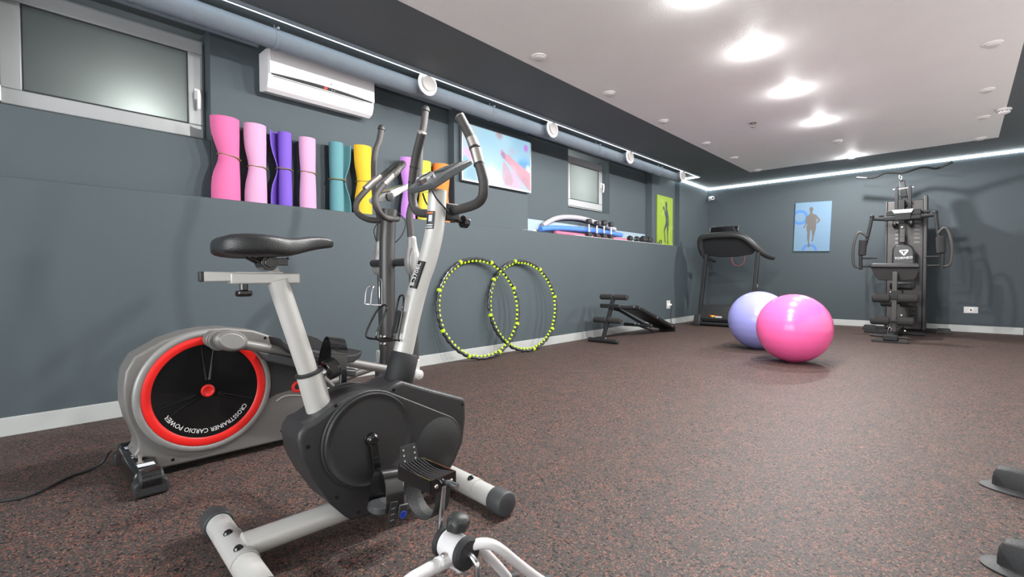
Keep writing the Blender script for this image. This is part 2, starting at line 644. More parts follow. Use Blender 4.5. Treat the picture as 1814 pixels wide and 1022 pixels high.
def downlight(x, y, lit, label, group):
    t = thing('ceiling_downlight', label, 'downlight', (x, y, PZ), 0, group)
    MB().lathe([(.030, -.002), (.044, -.010), (.054, -.006), (.056, 0)], (0, 0, 0), (0, 0, 1), 28).build('rim', WPLASTIC, t)
    MB().lathe([(.0, -.026), (.030, -.024), (.040, -.018), (.042, -.008)], (0, 0, 0), (0, 0, 1), 28).build('lens', LENS if lit else OFFLENS, t)
    if lit:
        l = bpy.data.lights.new('downlight_lamp', 'POINT')
        l.shadow_soft_size = .028
        l.energy = LAMP_W
        l.color = (1.0, .985, .965)
        # photometry of the domed lens: full below and to the sides, weak upwards
        l.use_nodes = True
        nt = l.node_tree
        em = nt.nodes['Emission']
        tc = nt.nodes.new('ShaderNodeTexCoord')
        sp = nt.nodes.new('ShaderNodeSeparateXYZ')
        mr = nt.nodes.new('ShaderNodeMapRange')
        mr.inputs[1].default_value = -.12
        mr.inputs[2].default_value = .03
        mr.inputs[3].default_value = 1.0
        mr.inputs[4].default_value = LAMP_UP
        nt.links.new(tc.outputs['Normal'], sp.inputs[0])
        nt.links.new(sp.outputs[2], mr.inputs[0])
        nt.links.new(mr.outputs[0], em.inputs['Strength'])
        lo = bpy.data.objects.new('downlight_lamp', l)
        COL.objects.link(lo)
        lo.location = (x, y, PZ - .062)
    return t


ROWS = [2.80, 3.78, 4.84, 6.0, 7.0, 8.05]
NUM = ['nearest', 'second', 'third', 'fourth', 'fifth', 'farthest']
for i, yy in enumerate(ROWS):
    if i == 4:
        downlight(2.355, yy, False, 'unlit white ceiling spot in the middle row, between two glowing ones', 'ceiling spots of the middle row')
    else:
        n = [0, 1, 2, 3, None, 4][i]
        lab = ['glowing ceiling spot cut off by the top edge of the frame', 'large bright glowing ceiling spot, second from the camera in middle row', 'glowing ceiling spot in middle row, between the second and the fourth lit one', 'glowing ceiling spot just nearer than the unlit one in middle row', 'smallest glowing ceiling spot, farthest, close to the back wall'][n]
        downlight(2.355, yy, True, lab, 'ceiling spots of the middle row')
    downlight(1.165, yy, False, 'unlit white ceiling spot beside the left dark border, %s of its row' % NUM[i], 'unlit spots of the left row')
    if i > 1:
        downlight(3.62, yy, False, 'unlit white ceiling spot in the right row, %s of the four in view' % ['nearest', 'second nearest', 'third nearest', 'farthest'][i - 2], 'unlit spots of the right row')
downlight(2.355, 1.8, True, 'added glowing ceiling spot over the front of the exercise bike, unseen above the frame', 'ceiling spots of the middle row')  # unseen lamp added to the row for more light

t = thing('smoke_detector', 'white domed smoke detector on the edge of the white ceiling, at right', 'detector', (3.765, 6.80, PZ))
MB().lathe([(.052, 0), (.056, -.012), (.054, -.018)], (0, 0, 0), (0, 0, 1), 28).build('base', WPLASTIC, t)
MB().lathe([(.046, -.018), (.046, -.03), (.040, -.044), (.02, -.052), (0, -.053)], (0, 0, 0), (0, 0, 1), 28).build('cover', WPLASTIC, t)
sl = MB()
for k in range(10):
    a = k * 2 * pi / 10
    sl.box((cos(a) * .046, sin(a) * .046, -.026), (.006, .018, .005), Matrix.Rotation(a, 3, 'Z'))
sl.build('vent_slots', DKGREY, t)
t = thing('ceiling_sprinkler', 'small metal sprinkler head hanging under the white ceiling', 'sprinkler', (1.83, 5.566, PZ))
MB().lathe([(.034, 0), (.036, -.006), (.022, -.010)], (0, 0, 0), (0, 0, 1), 20).build('rosette', STEEL, t)
MB().cyl((0, 0, -.008), (0, 0, -.024), .009, 10).tube([(-.012, 0, -.02), (-.013, 0, -.034), (0, 0, -.044)], .0025, 6).tube([(.012, 0, -.02), (.013, 0, -.034), (0, 0, -.044)], .0025, 6).build('body', STEEL, t)
MB().lathe([(.017, -.046), (.017, -.043)], (0, 0, 0), (0, 0, 1), 14).build('deflector', STEEL, t)

# ---------------------------------------------------------------- air conditioner
ac = thing('air_conditioner', 'white split air conditioner on the wall above the rolled mats', 'air conditioner', (-.15, 1.72, 2.2))
Y0, Y1 = 1.318, 2.125


def ac_sec(y):
    p = [(-.148, 2.350), (-.02, 2.350), (.018, 2.338), (.020, 2.20), (.016, 2.135), (-.005, 2.085), (-.045, 2.066), (-.148, 2.085)]
    return [(x, y, z) for x, z in p]


MB().rings([ac_sec(Y0), ac_sec(Y1)]).build('body', WPLASTIC2, ac, bevel=.008, seg=3, world=True)
# glossy front panel with a shallow downward curved lower edge (dark gap below)
N_ = 14
top = [(.0205, Y0 + .004 + (Y1 - Y0 - .008) * k / N_, 2.342) for k in range(N_ + 1)]
bot = [(.0205, Y0 + .004 + (Y1 - Y0 - .008) * k / N_, 2.172 + .016 * sin(pi * k / N_)) for k in range(N_ + 1)]
MB().prism(top + bot[::-1], (.014, 0, 0)).build('front_panel', WPLASTIC2, ac, bevel=.004, world=True)
gb = [(.0195, Y0 + .02 + (Y1 - Y0 - .04) * k / N_, 2.166) for k in range(N_ + 1)]
gt = [(.0195, Y0 + .02 + (Y1 - Y0 - .04) * k / N_, 2.176 + .016 * sin(pi * k / N_)) for k in range(N_ + 1)]
gap = MB().prism(gb + gt[::-1], (.003, 0, 0)).build('display_gap', mat('ac_gap', '#23282a', .3), ac, world=True)
MB().span((.0225, 1.712, 2.171), (.0235, 1.722, 2.184)).span((.0225, 1.727, 2.171), (.0235, 1.732, 2.184)).build('display_digit', mat('red_led', '#ff2a1a', .4, emit='#ff2010', es=2.5), gap, world=True)
MB().span((.0225, 1.765, 2.174), (.0235, 1.772, 2.179)).span((.0225, 1.785, 2.174), (.0235, 1.792, 2.179)).build('indicator', OFFLENS, gap, world=True)
lv = MB().rings([[(.018, y, 2.158), (.022, y, 2.152), (.004, y, 2.094), (-.002, y, 2.094)] for y in (Y0 + .03, Y1 - .09)]).build('air_flap', WPLASTIC2, ac, bevel=.002, world=True)
MB().span((.012, Y0 + .03, 2.157), (.0195, Y1 - .09, 2.1615)).build('flap_gap', DKGREY, ac, world=True)
MB().prism([(.0345, 1.758, 2.225), (.0345, 1.766, 2.211), (.0345, 1.750, 2.211)], (.0006, 0, 0)).span((.0345, 1.746, 2.206), (.0351, 1.770, 2.2085)).build('logo', GREYINK, ac, world=True)

# ---------------------------------------------------------------- screen
tv = thing('wall_screen', 'flat wall screen in a thin silver frame showing a pink finger', 'screen', (-.07, 3.58, 1.99))
ty0, ty1, tz0, tz1 = 3.085, 4.095, 1.708, 2.268
MB().span((-.068, ty0 + .03, tz0 + .03), (-.045, ty1 - .03, tz1 - .03)).build('housing', BLACKP, tv, world=True)
b = MB()
b.span((-.045, ty0, tz0), (-.018, ty1, tz0 + .018)).span((-.045, ty0, tz1 - .010), (-.018, ty1, tz1))
b.span((-.045, ty0, tz0 + .018), (-.018, ty0 + .010, tz1 - .010)).span((-.045, ty1 - .010, tz0 + .018), (-.018, ty1, tz1 - .010))
b.build('bezel', STEEL, tv, bevel=.002, world=True)


def tp(u, v, x=-.0235):   # u right 0..1, v up 0..1
    return (x, ty0 + .01 + u * (ty1 - ty0 - .02), tz0 + .018 + v * (tz1 - tz0 - .028))


def tq(u, v):     # object space of the screen meshes
    p = tp(u, v)
    return (p[0] + .07, p[1] - 3.58, p[2] - 1.99)


SCRM = blob_material('screen_picture', '#8fc0da', [
    (tq(.05, .9), .45, '#b9ccd2'), (tq(.5, .95), .30, '#a9d3e6'), (tq(.3, .55), .40, '#9bcbe2'), (tq(.08, .45), .10, '#d9a6d6'),
    (tq(.12, .12), .14, '#4d9fb9'), (tq(.02, .28), .10, '#58b0c8'), (tq(.40, .05), .22, '#d9d3ee'), (tq(.72, .10), .22, '#c79fc0'),
    (tq(.93, .86), .05, '#b36fd0'), (tq(.66, .56), .07, '#c58aa5'), (tq(.70, .72), .06, '#a9b6cc'), (tq(.56, .64), .05, '#c08ca8'),
    (tq(.20, .58), .07, '#e8fbf6'), (tq(.93, .40), .20, '#2aa5e0'), (tq(.88, .45), .10, '#1d93dc'), (tq(.97, .36), .10, '#f4ffff'), (tq(.5, .98), .07, '#b09aa0')], emit=.42)
scr = MB().span(tp(0, 0, -.0245), tp(1, 1, -.0235)).build('display', SCRM, tv, world=True)
FING = blob_material('screen_finger', '#d58aa4', [(tq(.72, .32), .10, '#e79fb4'), (tq(.9, .12), .14, '#c0738f'), (tq(.6, .5), .07, '#cf7f9e')], emit=.40)
MB().prism([tp(*q, -.0234) for q in [(.535, .60), (.55, .655), (.58, .66), (.64, .62), (.76, .535), (.88, .455), (1, .36), (1, .0), (.95, .04), (.88, .14), (.78, .29), (.68, .43), (.60, .51), (.55, .55)]], (.0004, 0, 0)).build('finger', FING, scr, world=True)
MB().prism([tp(*q, -.0234) for q in [(.57, .50), (.62, .43), (.68, .30), (.72, .14), (.70, .05), (.60, .04), (.56, .16), (.56, .34)]], (.0003, 0, 0)).build('finger_reflection', blob_material('screen_reflection', '#c79ab8', [(tq(.66, .1), .12, '#c08aa6')], emit=.36), scr, world=True)
MB().prism([tp(*q, -.0230) for q in [(.533, .60), (.548, .658), (.58, .655), (.60, .60), (.595, .535), (.56, .545)]], (.0004, 0, 0)).build('finger_nail', mat('nail', '#58445f', .4, emit='#5a4668', es=.3), scr, world=True)

# ---------------------------------------------------------------- posters


def ring2(c, r0, r1, P, th, a0=0., a1=2 * pi, n=30):
    m = MB()
    rs = []
    for k in range(n + 1):
        a = a0 + (a1 - a0) * k / n
        rs.append([P(c[0] + r0 * cos(a), c[1] + r0 * sin(a)), P(c[0] + r1 * cos(a), c[1] + r1 * sin(a))])
    vs = [p for r in rs for p in r]
    fs = [(2 * k, 2 * k + 1, 2 * k + 3, 2 * k + 2) for k in range(n)]
    return m.add(vs, fs)


GREENP = mat('poster_green', '#88a22f', .6, var=.04)
BLUEP = mat('poster_blue', '#607c94', .6, var=.03)
BLUEP2 = mat('poster_blue_ring', '#3d6da6', .6, var=.02)
GREENP2 = mat('poster_green_ring', '#98ac4c', .6, var=.02)
SILH = mat('silhouette_brown', '#54504e', .6, var=.03)
SILH2 = mat('silhouette_dark', '#3a4048', .6, var=.03)
gp = thing('green_poster', 'lime green canvas with a dark woman silhouette, standing on the ledge end', 'poster', (-.09, 7.52, LZ))
MB().span((-.098, 7.25, LZ), (-.076, 7.80, 2.085)).build('canvas', GREENP, gp, bevel=.003, world=True)
GP = lambda u, v, x=-.0755: (x, 7.25 + u * .55, LZ + (1 - v) * .795)
fig = [(.50, .11), (.56, .10), (.61, .13), (.62, .19), (.60, .24), (.66, .30), (.70, .40), (.74, .52), (.75, .58), (.71, .59), (.68, .50), (.64, .42), (.64, .47), (.68, .56), (.70, .64), (.68, .74), (.68, .84), (.70, .93), (.66, .965), (.60, .96), (.64, .90), (.62, .78), (.60, .66), (.57, .60), (.50, .66), (.46, .72), (.49, .82), (.50, .90), (.53, .93), (.48, .95), (.44, .91), (.44, .82), (.40, .70), (.43, .63), (.50, .57), (.53, .48), (.50, .40), (.46, .36), (.42, .30), (.36, .27), (.33, .24), (.36, .205), (.42, .21), (.44, .25), (.49, .32), (.52, .30), (.51, .22), (.49, .16)]
MB().prism([GP(*p) for p in fig], (.0006, 0, 0)).build('woman_silhouette', SILH2, gp, smooth=False, world=True)
r = ring2((0, 0), .10, .15, lambda u, v: (-.0754, 7.25 + max(0, min(.55, .10 + u)), LZ + .60 + v), .001, -1.2, 1.5)
r.build('ring_print', GREENP2, gp, smooth=False, world=True)
r = ring2((0, 0), .12, .16, lambda u, v: (-.0754, 7.25 + min(.55, .55 + u), LZ + .17 + v), .001, pi * .5, pi * 1.5)
r.build('ring_print', GREENP2, gp, smooth=False, world=True)

bp_ = thing('blue_poster', 'light blue canvas with a brown runner silhouette on the back wall', 'poster', (1.68, YB, 1.59))
px0, px1, pz0, pz1 = 1.425, 1.938, 1.185, 1.985
RT = Matrix.Translation((1.68, 0, 1.59)) @ Matrix.Rotation(radians(2.0), 4, 'Y') @ Matrix.Translation((-1.68, 0, -1.59))
m = MB().span((px0, YB - .028, pz0), (px1, YB - .001, pz1))
m.v = [RT @ p for p in m.v]
m.build('canvas', BLUEP, bp_, bevel=.003, world=True)


def BPp(u, v, y=YB - .0285):
    return RT @ Vector((px0 + u * (px1 - px0), y, pz1 - v * (pz1 - pz0)))


run = [(.40, .13), (.43, .10), (.47, .10), (.505, .13), (.50, .175), (.48, .22), (.50, .235), (.60, .265), (.66, .32), (.72, .375), (.68, .41), (.60, .445), (.61, .50), (.60, .56), (.58, .62), (.56, .70), (.545, .76), (.525, .80), (.49, .795), (.51, .75), (.52, .70), (.50, .64), (.485, .57), (.455, .56), (.45, .64), (.44, .73), (.435, .80), (.45, .86), (.47, .90), (.44, .915), (.40, .91), (.41, .86), (.385, .77), (.37, .70), (.37, .62), (.345, .55), (.345, .48), (.36, .43), (.33, .44), (.31, .50), (.275, .53), (.25, .525), (.29, .47), (.31, .38), (.325, .29), (.40, .25), (.425, .225), (.42, .19), (.405, .17)]
hole = None
MB().prism([BPp(*p) for p in run], (0, -.0006, 0)).build('runner_silhouette', SILH, bp_, smooth=False, world=True)
MB().prism([BPp(*p, YB - .0293) for p in [(.615, .33), (.655, .375), (.60, .42)]], (0, -.0004, 0)).build('arm_gap', BLUEP, bp_, smooth=False, world=True)
cl = lambda u, v: BPp(max(0.002, min(.998, u)), max(.002, min(.998, v)), YB - .0283)
ring2((.145, .30), .15, .235, lambda u, v: cl(u, .30 + (v - .30) * .645), 0, -pi, pi, 40).build('ring_print', BLUEP2, bp_, smooth=False, world=True)
ring2((.45, .985), .14, .215, lambda u, v: cl(u, .985 + (v - .985) * .645), 0, -pi, 0, 30).build('ring_print', BLUEP2, bp_, smooth=False, world=True)

# ---------------------------------------------------------------- sockets, camera
t = thing('wall_socket', 'white double wall socket low on the back wall, right of the multi gym', 'socket', (3.578, YB, .306))
MB().span((3.505, YB - .010, .262), (3.65, YB - .0005, .35)).build('frame', PVC, t, bevel=.003, world=True)
MB().lathe([(.024, 0), (.026, .004), (.012, .004), (.010, 0)], (3.578, YB - .0105, .306), (0, -1, 0), 20).build('outlet', WPLASTIC, t, world=True)
t = thing('wall_socket', 'white wall socket with a plug above the baseboard, left of the treadmill', 'socket', (0, 7.48, .33))
MB().span((.0005, 7.41, .265), (.011, 7.53, .395)).build('frame', PVC, t, bevel=.003, world=True)
MB().lathe([(.024, 0), (.026, .003), (.02, .003)], (.0115, 7.445, .33), (1, 0, 0), 18).build('outlet', WPLASTIC, t, world=True)
t = thing('power_plug', 'dark power cord with white plug hanging from the left wall socket', 'plug', (.03, 7.50, .32))
MB().lathe([(.020, 0), (.020, .018), (.012, .036), (0, .037)], (.0115, 7.497, .325), (1, 0, .0), 14).build('plug', WPLASTIC, t, world=True)
MB().tube([(.045, 7.50, .322), (.05, 7.50, .29), (.035, 7.50, .18), (.03, 7.52, .05), (.035, 7.58, .007), (.04, 7.75, .006)], .005, 8, smooth=4).build('cord', BLACKR, t, world=True)
t = thing('security_camera', 'small white security camera in the far top corner of the room', 'camera', (.03, YB, 2.23))
MB().span((.0, YB - .03, 2.19), (.05, YB - .001, 2.265)).build('bracket', WPLASTIC, t, bevel=.006, world=True)
MB().tube([(.03, YB - .03, 2.225), (.06, YB - .07, 2.225)], .012, 10).build('arm', DKGREY, t, world=True)
MB().lathe([(.03, 0), (.037, .01), (.037, .07), (.030, .08), (.02, .078)], (.055, YB - .06, 2.225), (.75, -.66, -.1), 20).build('housing', WPLASTIC, t, world=True)
MB().lathe([(.019, .0785), (.019, .081)], (.055, YB - .06, 2.225), (.75, -.66, -.1), 16).build('lens', DKGREY, t, world=True)
# ================================================================ upright exercise bike (front)
# local frame: x to the rider's right, y forward, z up
bk = thing('exercise_bike', 'silver and black upright exercise bike standing nearest the camera', 'exercise bike', (2.08, .44, 0), radians(-4))


def circ(c, r, x, n=40, a0=0., a1=2 * pi):
    return [(x, c[0] + r * cos(a0 + (a1 - a0) * k / n), c[1] + r * sin(a0 + (a1 - a0) * k / n)) for k in range(n)]


# frame
m = MB()
m.tube([(0, .01, .066), (0, .34, .072)], .033, 24)
m.tube([(0, .34, .072), (0, .55, .066), (0, .72, .046)], .030, 20)
m.tube([(0, .262, .22), (0, .189, .506)], .036, 28)
m.build('frame', SILVER, bk)


def stabiliser(y, x0, x1, plate):
    m = MB().tube([(x0, y, .043), (x1, y, .043)], .034, 28)
    o = m.build('stabiliser', SILVER, bk)
    for xe, sg in ((x0, -1), (x1, 1)):
        c = MB().lathe([(.036, -.045), (.041, -.044), (.0415, .008), (.039, .016), (.034, .019)], (xe, y, .0425), (sg, 0, 0), 28)
        c.build('end_cap', DKGREY, o, bevel=.002)
    # saddle plate with two bolts
    pl = MB().patch((-.105, y, .043), (1, 0, 0), (0, 0, 1), .0345, -1.45, 1.45, 0, plate, .0022, 14)
    pl.build('saddle_plate', SILVER, o)
    for xb in (-.105 + .03, -.105 + plate - .03):
        b = MB().lathe([(.012, .034), (.012, .038), (.008, .043), (0, .045)], (xb, y, .043), (0, -.25, 1), 14)
        b.build('bolt', BLACKG, o)


stabiliser(0, -.262, .262, .165)
stabiliser(.712, -.245, .262, .235)

# crank housing
out = [(.130, .335), (.134, .356), (.150, .376), (.171, .381), (.182, .386), (.212, .404), (.240, .420), (.270, .430), (.305, .436), (.350, .438), (.395, .436), (.425, .447), (.452, .453), (.562, .408), (.695, .357), (.704, .345), (.706, .287), (.691, .199), (.656, .138), (.628, .108), (.570, .072), (.47, .058), (.337, .060), (.282, .064), (.262, .082), (.216, .135), (.164, .220), (.139, .279)]
hs = MB().prism([(-.075, a, b) for a, b in out], (.15, 0, 0)).build('housing', BLACKP, bk, bevel=.012, seg=4)
# raised face: hull of big disc and small round bulge
c1, r1, c2, r2 = (.335, .298), .146, (.585, .228), .092
hull = []
dx, dy = c2[0] - c1[0], c2[1] - c1[1]
dd = math.hypot(dx, dy)
base_a = math.atan2(dy, dx)
off = math.acos((r1 - r2) / dd)
for k in range(31):
    a = base_a + off + (2 * pi - 2 * off) * k / 30
    hull.append((c1[0] + r1 * cos(a), c1[1] + r1 * sin(a)))
for k in range(21):
    a = base_a - off + 2 * off * k / 20
    hull.append((c2[0] + r2 * cos(a), c2[1] + r2 * sin(a)))
for sg in (1, -1):
    MB().prism([(sg * .074, a, b) for a, b in hull], (sg * .009, 0, 0)).build('raised_face', BLACKP, hs, bevel=.005, seg=3)
    MB().lathe([(.0, .009), (.03, .010), (.115, .0045), (.128, .005), (.1325, .010), (.136, .010), (.139, .002)], (sg * .083, c1[0], c1[1]), (sg, 0, 0), 56).build('round_cover', BLACKP, hs, sharp=60)
    MB().lathe([(.0, .012), (.03, .0115), (.06, .008), (.086, -.0005)], (sg * .083, c2[0], c2[1]), (sg, 0, 0), 48).build('round_bulge', BLACKP, hs, sharp=60)
for (a, b) in [(.156, .315), (.235, .415), (.420, .430), (.688, .335), (.655, .165), (.235, .150), (.30, .085), (.345, .075)]:
    MB().lathe([(.0055, .0), (.0055, .0008), (0, .0008)], (.0752, a, b), (1, 0, 0), 10).build('screw_hole', BLACKG, hs)
lettering('lettering', 'TORNEO', .024, WHITEINK, hs, (.0754, .424, .118), (0, 1, -.05), (0, .05, 1), .0006, width=.165)

# seat post, slider, knob
m = MB().tube([(0, .195, .48), (0, .106, .775)], .0275, 26)
m.build('seat_post', SILVER, bk)
MB().lathe([(.0365, -.004), (.0395, -.003), (.0395, .003), (.0365, .004), (.030, .006)], (0, .189, .506), (0, -.283, 1), 28).build('collar', BLACKR, bk)
m = MB().span((-.017, -.012, .7655), (.017, .162, .7935))
sl = m.build('seat_slider', SILVER, bk, bevel=.0035, seg=3)
m = MB().span((-.013, -.072, .7725), (.013, .0, .797)).build('slider_bar', SILVER, sl, bevel=.002)
MB().span((-.0135, -.080, .772), (.0135, -.071, .7975)).build('bar_cap', BLACKP, sl, bevel=.002)
MB().span((-.013, .0, .7935), (.013, .118, .797)).build('slider_top', SILVER, sl, bevel=.001)
kn = MB().cyl((0, .022, .768), (0, .022, .748), .010, 14)
kn.lathe([(.010, 0), (.021, .002), (.022, .012), (.019, .017), (0, .018)], (0, .022, .749), (0, 0, -1), 8)
kn.build('slider_knob', BLACKG, sl, bevel=.002)
m = MB().lathe([(.016, 0), (.012, .006), (.011, .030)], (0, .098, .796), (0, 0, 1), 16).build('saddle_stem', SILVER, sl)
# saddle: loft of soft sections
secs = [(-.046, .035, .868, .848), (-.041, .078, .885, .836), (-.02, .103, .8945, .829), (.02, .118, .898, .826), (.06, .118, .8965, .827), (.10, .102, .892, .829), (.13, .080, .892, .833), (.165, .056, .898, .844), (.20, .042, .902, .854), (.235, .036, .901, .860), (.254, .029, .896, .863), (.262, .012, .885, .868)]
rs = []
for (yy, hw, zt, zb) in secs:
    r_ = []
    for k in range(28):
        a = 2 * pi * k / 28
        ca, sa = cos(a), sin(a)
        ex = .62
        x = hw * math.copysign(abs(ca) ** ex, ca)
        zc, zh = (zt + zb) / 2, (zt - zb) / 2
        z = zc + zh * math.copysign(abs(sa) ** ex, sa)
        if sa > 0:
            z -= .016 * (1 - (x / max(hw, .01)) ** 2) ** 2 * (1 if .0 < yy < .2 else .3) * (.35) - .004 * (x / .118) ** 2
        else:
            z += .014 * (1 - abs(x) / max(hw, .02))
        r_.append((x, yy, z))
    rs.append(r_)
sd = MB().rings(rs).build('saddle', VINYL, bk, sub=1)
m = MB().span((-.028, .062, .815), (.028, .126, .835)).lathe([(.021, -.032), (.021, .032)], (0, .078, .822), (1, 0, 0), 16).tube([(-.02, .03, .838), (-.02, .08, .81), (-.02, .13, .835)], .004, 8).tube([(.02, .03, .838), (.02, .08, .81), (.02, .13, .835)], .004, 8)
m.lathe([(.015, -.037), (.015, .037)], (0, .078, .822), (1, 0, 0), 6)
m.build('saddle_clamp', BLACKG, bk, bevel=.002)
# pop-pin knob on the seat tube
m = MB().cyl((0, .195, .490), (0, .240, .504), .0125, 14).build('pin_sleeve', CHROME, bk)
m = MB().lathe([(.018, 0), (.032, .004), (.032, .034), (.027, .04), (0, .041)], (0, .236, .503), (0, .94, .33), 10).build('adjusting_knob', BLACKG, bk, bevel=.0025)

# handlebar post
m = MB().tube([(0, .468, .44), (0, .500, .535), (0, .528, .645), (0, .566, .765), (0, .596, .835), (0, .622, .920), (0, .634, .985), (0, .642, 1.085)], .0325, 28, smooth=4)
post = m.build('handlebar_post', SILVER, bk)
ax = Vector((0, .082, .13)).normalized()
MB().lathe([(.046, 0), (.048, .004), (.046, .095), (.043, .100), (.033, .100)], (0, .478, .432), (0, .30, 1), 30).build('rubber_boot', BLACKR, bk)
# label on the upper post and model text on the lower post
lb = MB().patch((0, .628, .945), (0, .10, 1), (.45, -1, 0), .0328, -.55, .45, 0, .062, .0008).build('warning_label', BLACKP, post)
MB().patch((0, .628, .945), (0, .10, 1), (.45, -1, 0), .0333, -.50, .25, .053, .058, .0008).build('label_stripe', ORANGEINK, lb)
MB().patch((0, .628, .945), (0, .10, 1), (.45, -1, 0), .0333, -.22, .20, .026, .048, .0008).patch((0, .628, .945), (0, .10, 1), (.45, -1, 0), .0333, -.45, .30, .012, .016, .0008).patch((0, .628, .945), (0, .10, 1), (.45, -1, 0), .0333, -.45, .30, .004, .008, .0008).build('label_print', LABEL, lb)
d1 = Vector((0, .036, .092)).normalized()
mo = MB().patch((0, .5545, .735), d1, (.75, -.66, 0), .0336, -.75, .08, 0, .098, .0007).build('model_label', BLACKG, post)
nrm = (Vector((.75, -.66, 0)) - d1 * Vector((.75, -.66, 0)).dot(d1)).normalized()
wv = d1.cross(nrm)
nn = nrm * cos(-.33) + wv * sin(-.33)
oo = Vector((0, .5545, .735)) + d1 * .049 + nn * .0345
lettering('lettering', 'B-370BL', .013, WHITEINK, mo, oo, d1, nn.cross(d1), .0006, width=.082)

# handlebar: one bent tube, clamp, grips
hb = [(.116, .655, 1.316), (.138, .657, 1.283), (.159, .659, 1.250), (.173, .661, 1.222), (.196, .664, 1.165), (.214, .670, 1.105), (.214, .674, 1.072), (.204, .678, 1.046), (.180, .682, 1.030), (.14, .687, 1.023), (.06, .697, 1.02), (0, .700, 1.02)]
full = hb + [(-x, y, z) for x, y, z in hb[-2::-1]]
hbar = MB().tube(full, .0165, 16, smooth=3).build('handlebar', GRIP, bk)
for sg in (1, -1):
    e0 = Vector((sg * hb[0][0], hb[0][1], hb[0][2]))
    dv = Vector((sg * (hb[0][0] - hb[1][0]), hb[0][1] - hb[1][1], hb[0][2] - hb[1][2])).normalized()
    MB().lathe([(.0172, -.002), (.0172, .002), (.010, .005), (0, .005)], e0, dv, 18).build('bar_plug', STEEL, hbar)
    for (a, b) in (((.1675, .660, 1.235), (.1815, .6625, 1.205)), ((.1850, .663, 1.197), (.1995, .666, 1.15))):
        a, b = Vector((sg * a[0], a[1], a[2])), Vector((sg * b[0], b[1], b[2]))
        MB().patch(a, b - a, (sg, -.45, 0), .0172, -1.25, 1.25, 0, (b - a).length, .0012, 10).build('pulse_sensor', STEEL, hbar)
        e = (b - a).normalized()
        MB().tube([b, b + e * .006], .0185, 18).build('sensor_band', BLACKR, hbar)
MB().span((-.022, .664, .985), (.022, .722, 1.043)).build('bar_clamp', BLACKP, bk, bevel=.004)
m = MB().cyl((0, .715, .99), (0, .752, .985), .009, 12)
m.lathe([(.012, 0), (.024, .004), (.024, .024), (.019, .029), (0, .03)], (0, .745, .986), (0, 1, -.1), 9)
m.build('clamp_knob', BLACKG, bk, bevel=.002)
m = MB().tube([(.03, .60, 1.075), (.034, .615, 1.05), (.03, .66, 1.015), (.02, .69, 1.0)], .003, 8, smooth=4).tube([(-.03, .60, 1.075), (-.04, .625, 1.04), (-.03, .665, 1.01)], .003, 8, smooth=4)
m.build('sensor_cable', BLACKR, bk)

# console
e_up = Vector((0, .158, .105)).normalized()
e_n = Vector((0, -.105, .158)).normalized()
c0 = Vector((0, .577, 1.073))
P = lambda x, u, n: c0 + Vector((x, 0, 0)) + e_up * u + e_n * n
m = MB().rings([[P(x * .082, u, n) for x, n in ((-1, 0), (1, 0), (1, t_), (-1, t_))] for u, t_ in ((0, .022), (.07, .030), (.13, .026), (.195, .018))])
cs = m.build('console', mat('console_grey', '#515456', .45, var=.04), bk, bevel=.006, seg=3)
MB().rings([[P(x * .060, u, n) for x, n in ((-1, .012), (1, .012), (1, t_), (-1, t_))] for u, t_ in ((.075, .033), (.185, .0225))]).build('display_frame', BLACKP, cs, bevel=.003)
MB().prism([P(-.045, .095, .0320), P(.045, .095, .0320), P(.045, .172, .0240), P(-.045, .172, .0240)], e_n * .0012).build('display', mat('lcd', '#56605a', .2), cs)
MB().lathe([(.036, 0), (.036, .014), (.030, .020), (.028, .017)], P(0, .040, .024), e_n, 32).build('dial_ring', CHROME, cs)
MB().lathe([(.028, .010), (.028, .018), (0, .021)], P(0, .040, .024), e_n, 28).build('dial', BLACKG, cs)
MB().box(P(.02, .187, .0165), (.03, .003, .002)).build('brand_strip', LABEL, cs)

# bottle cage
m = MB().tube([(.028, .466, .578), (.03, .40, .583), (.034, .385, .602), (.03, .418, .668), (.012, .432, .690), (-.012, .432, .690), (-.03, .418, .668), (-.034, .385, .602), (-.03, .40, .583), (-.028, .466, .578), (-.02, .470, .585), (-.018, .492, .70), (0, .496, .722), (.018, .492, .70), (.02, .470, .585)], .0034, 8, closed=True, smooth=4)
m.build('bottle_cage', BLACKG, bk)
MB().box((0, .4755, .635), (.026, .008, .075), Matrix.Rotation(radians(-16), 3, 'X')).build('cage_strip', BLACKP, bk, bevel=.002)


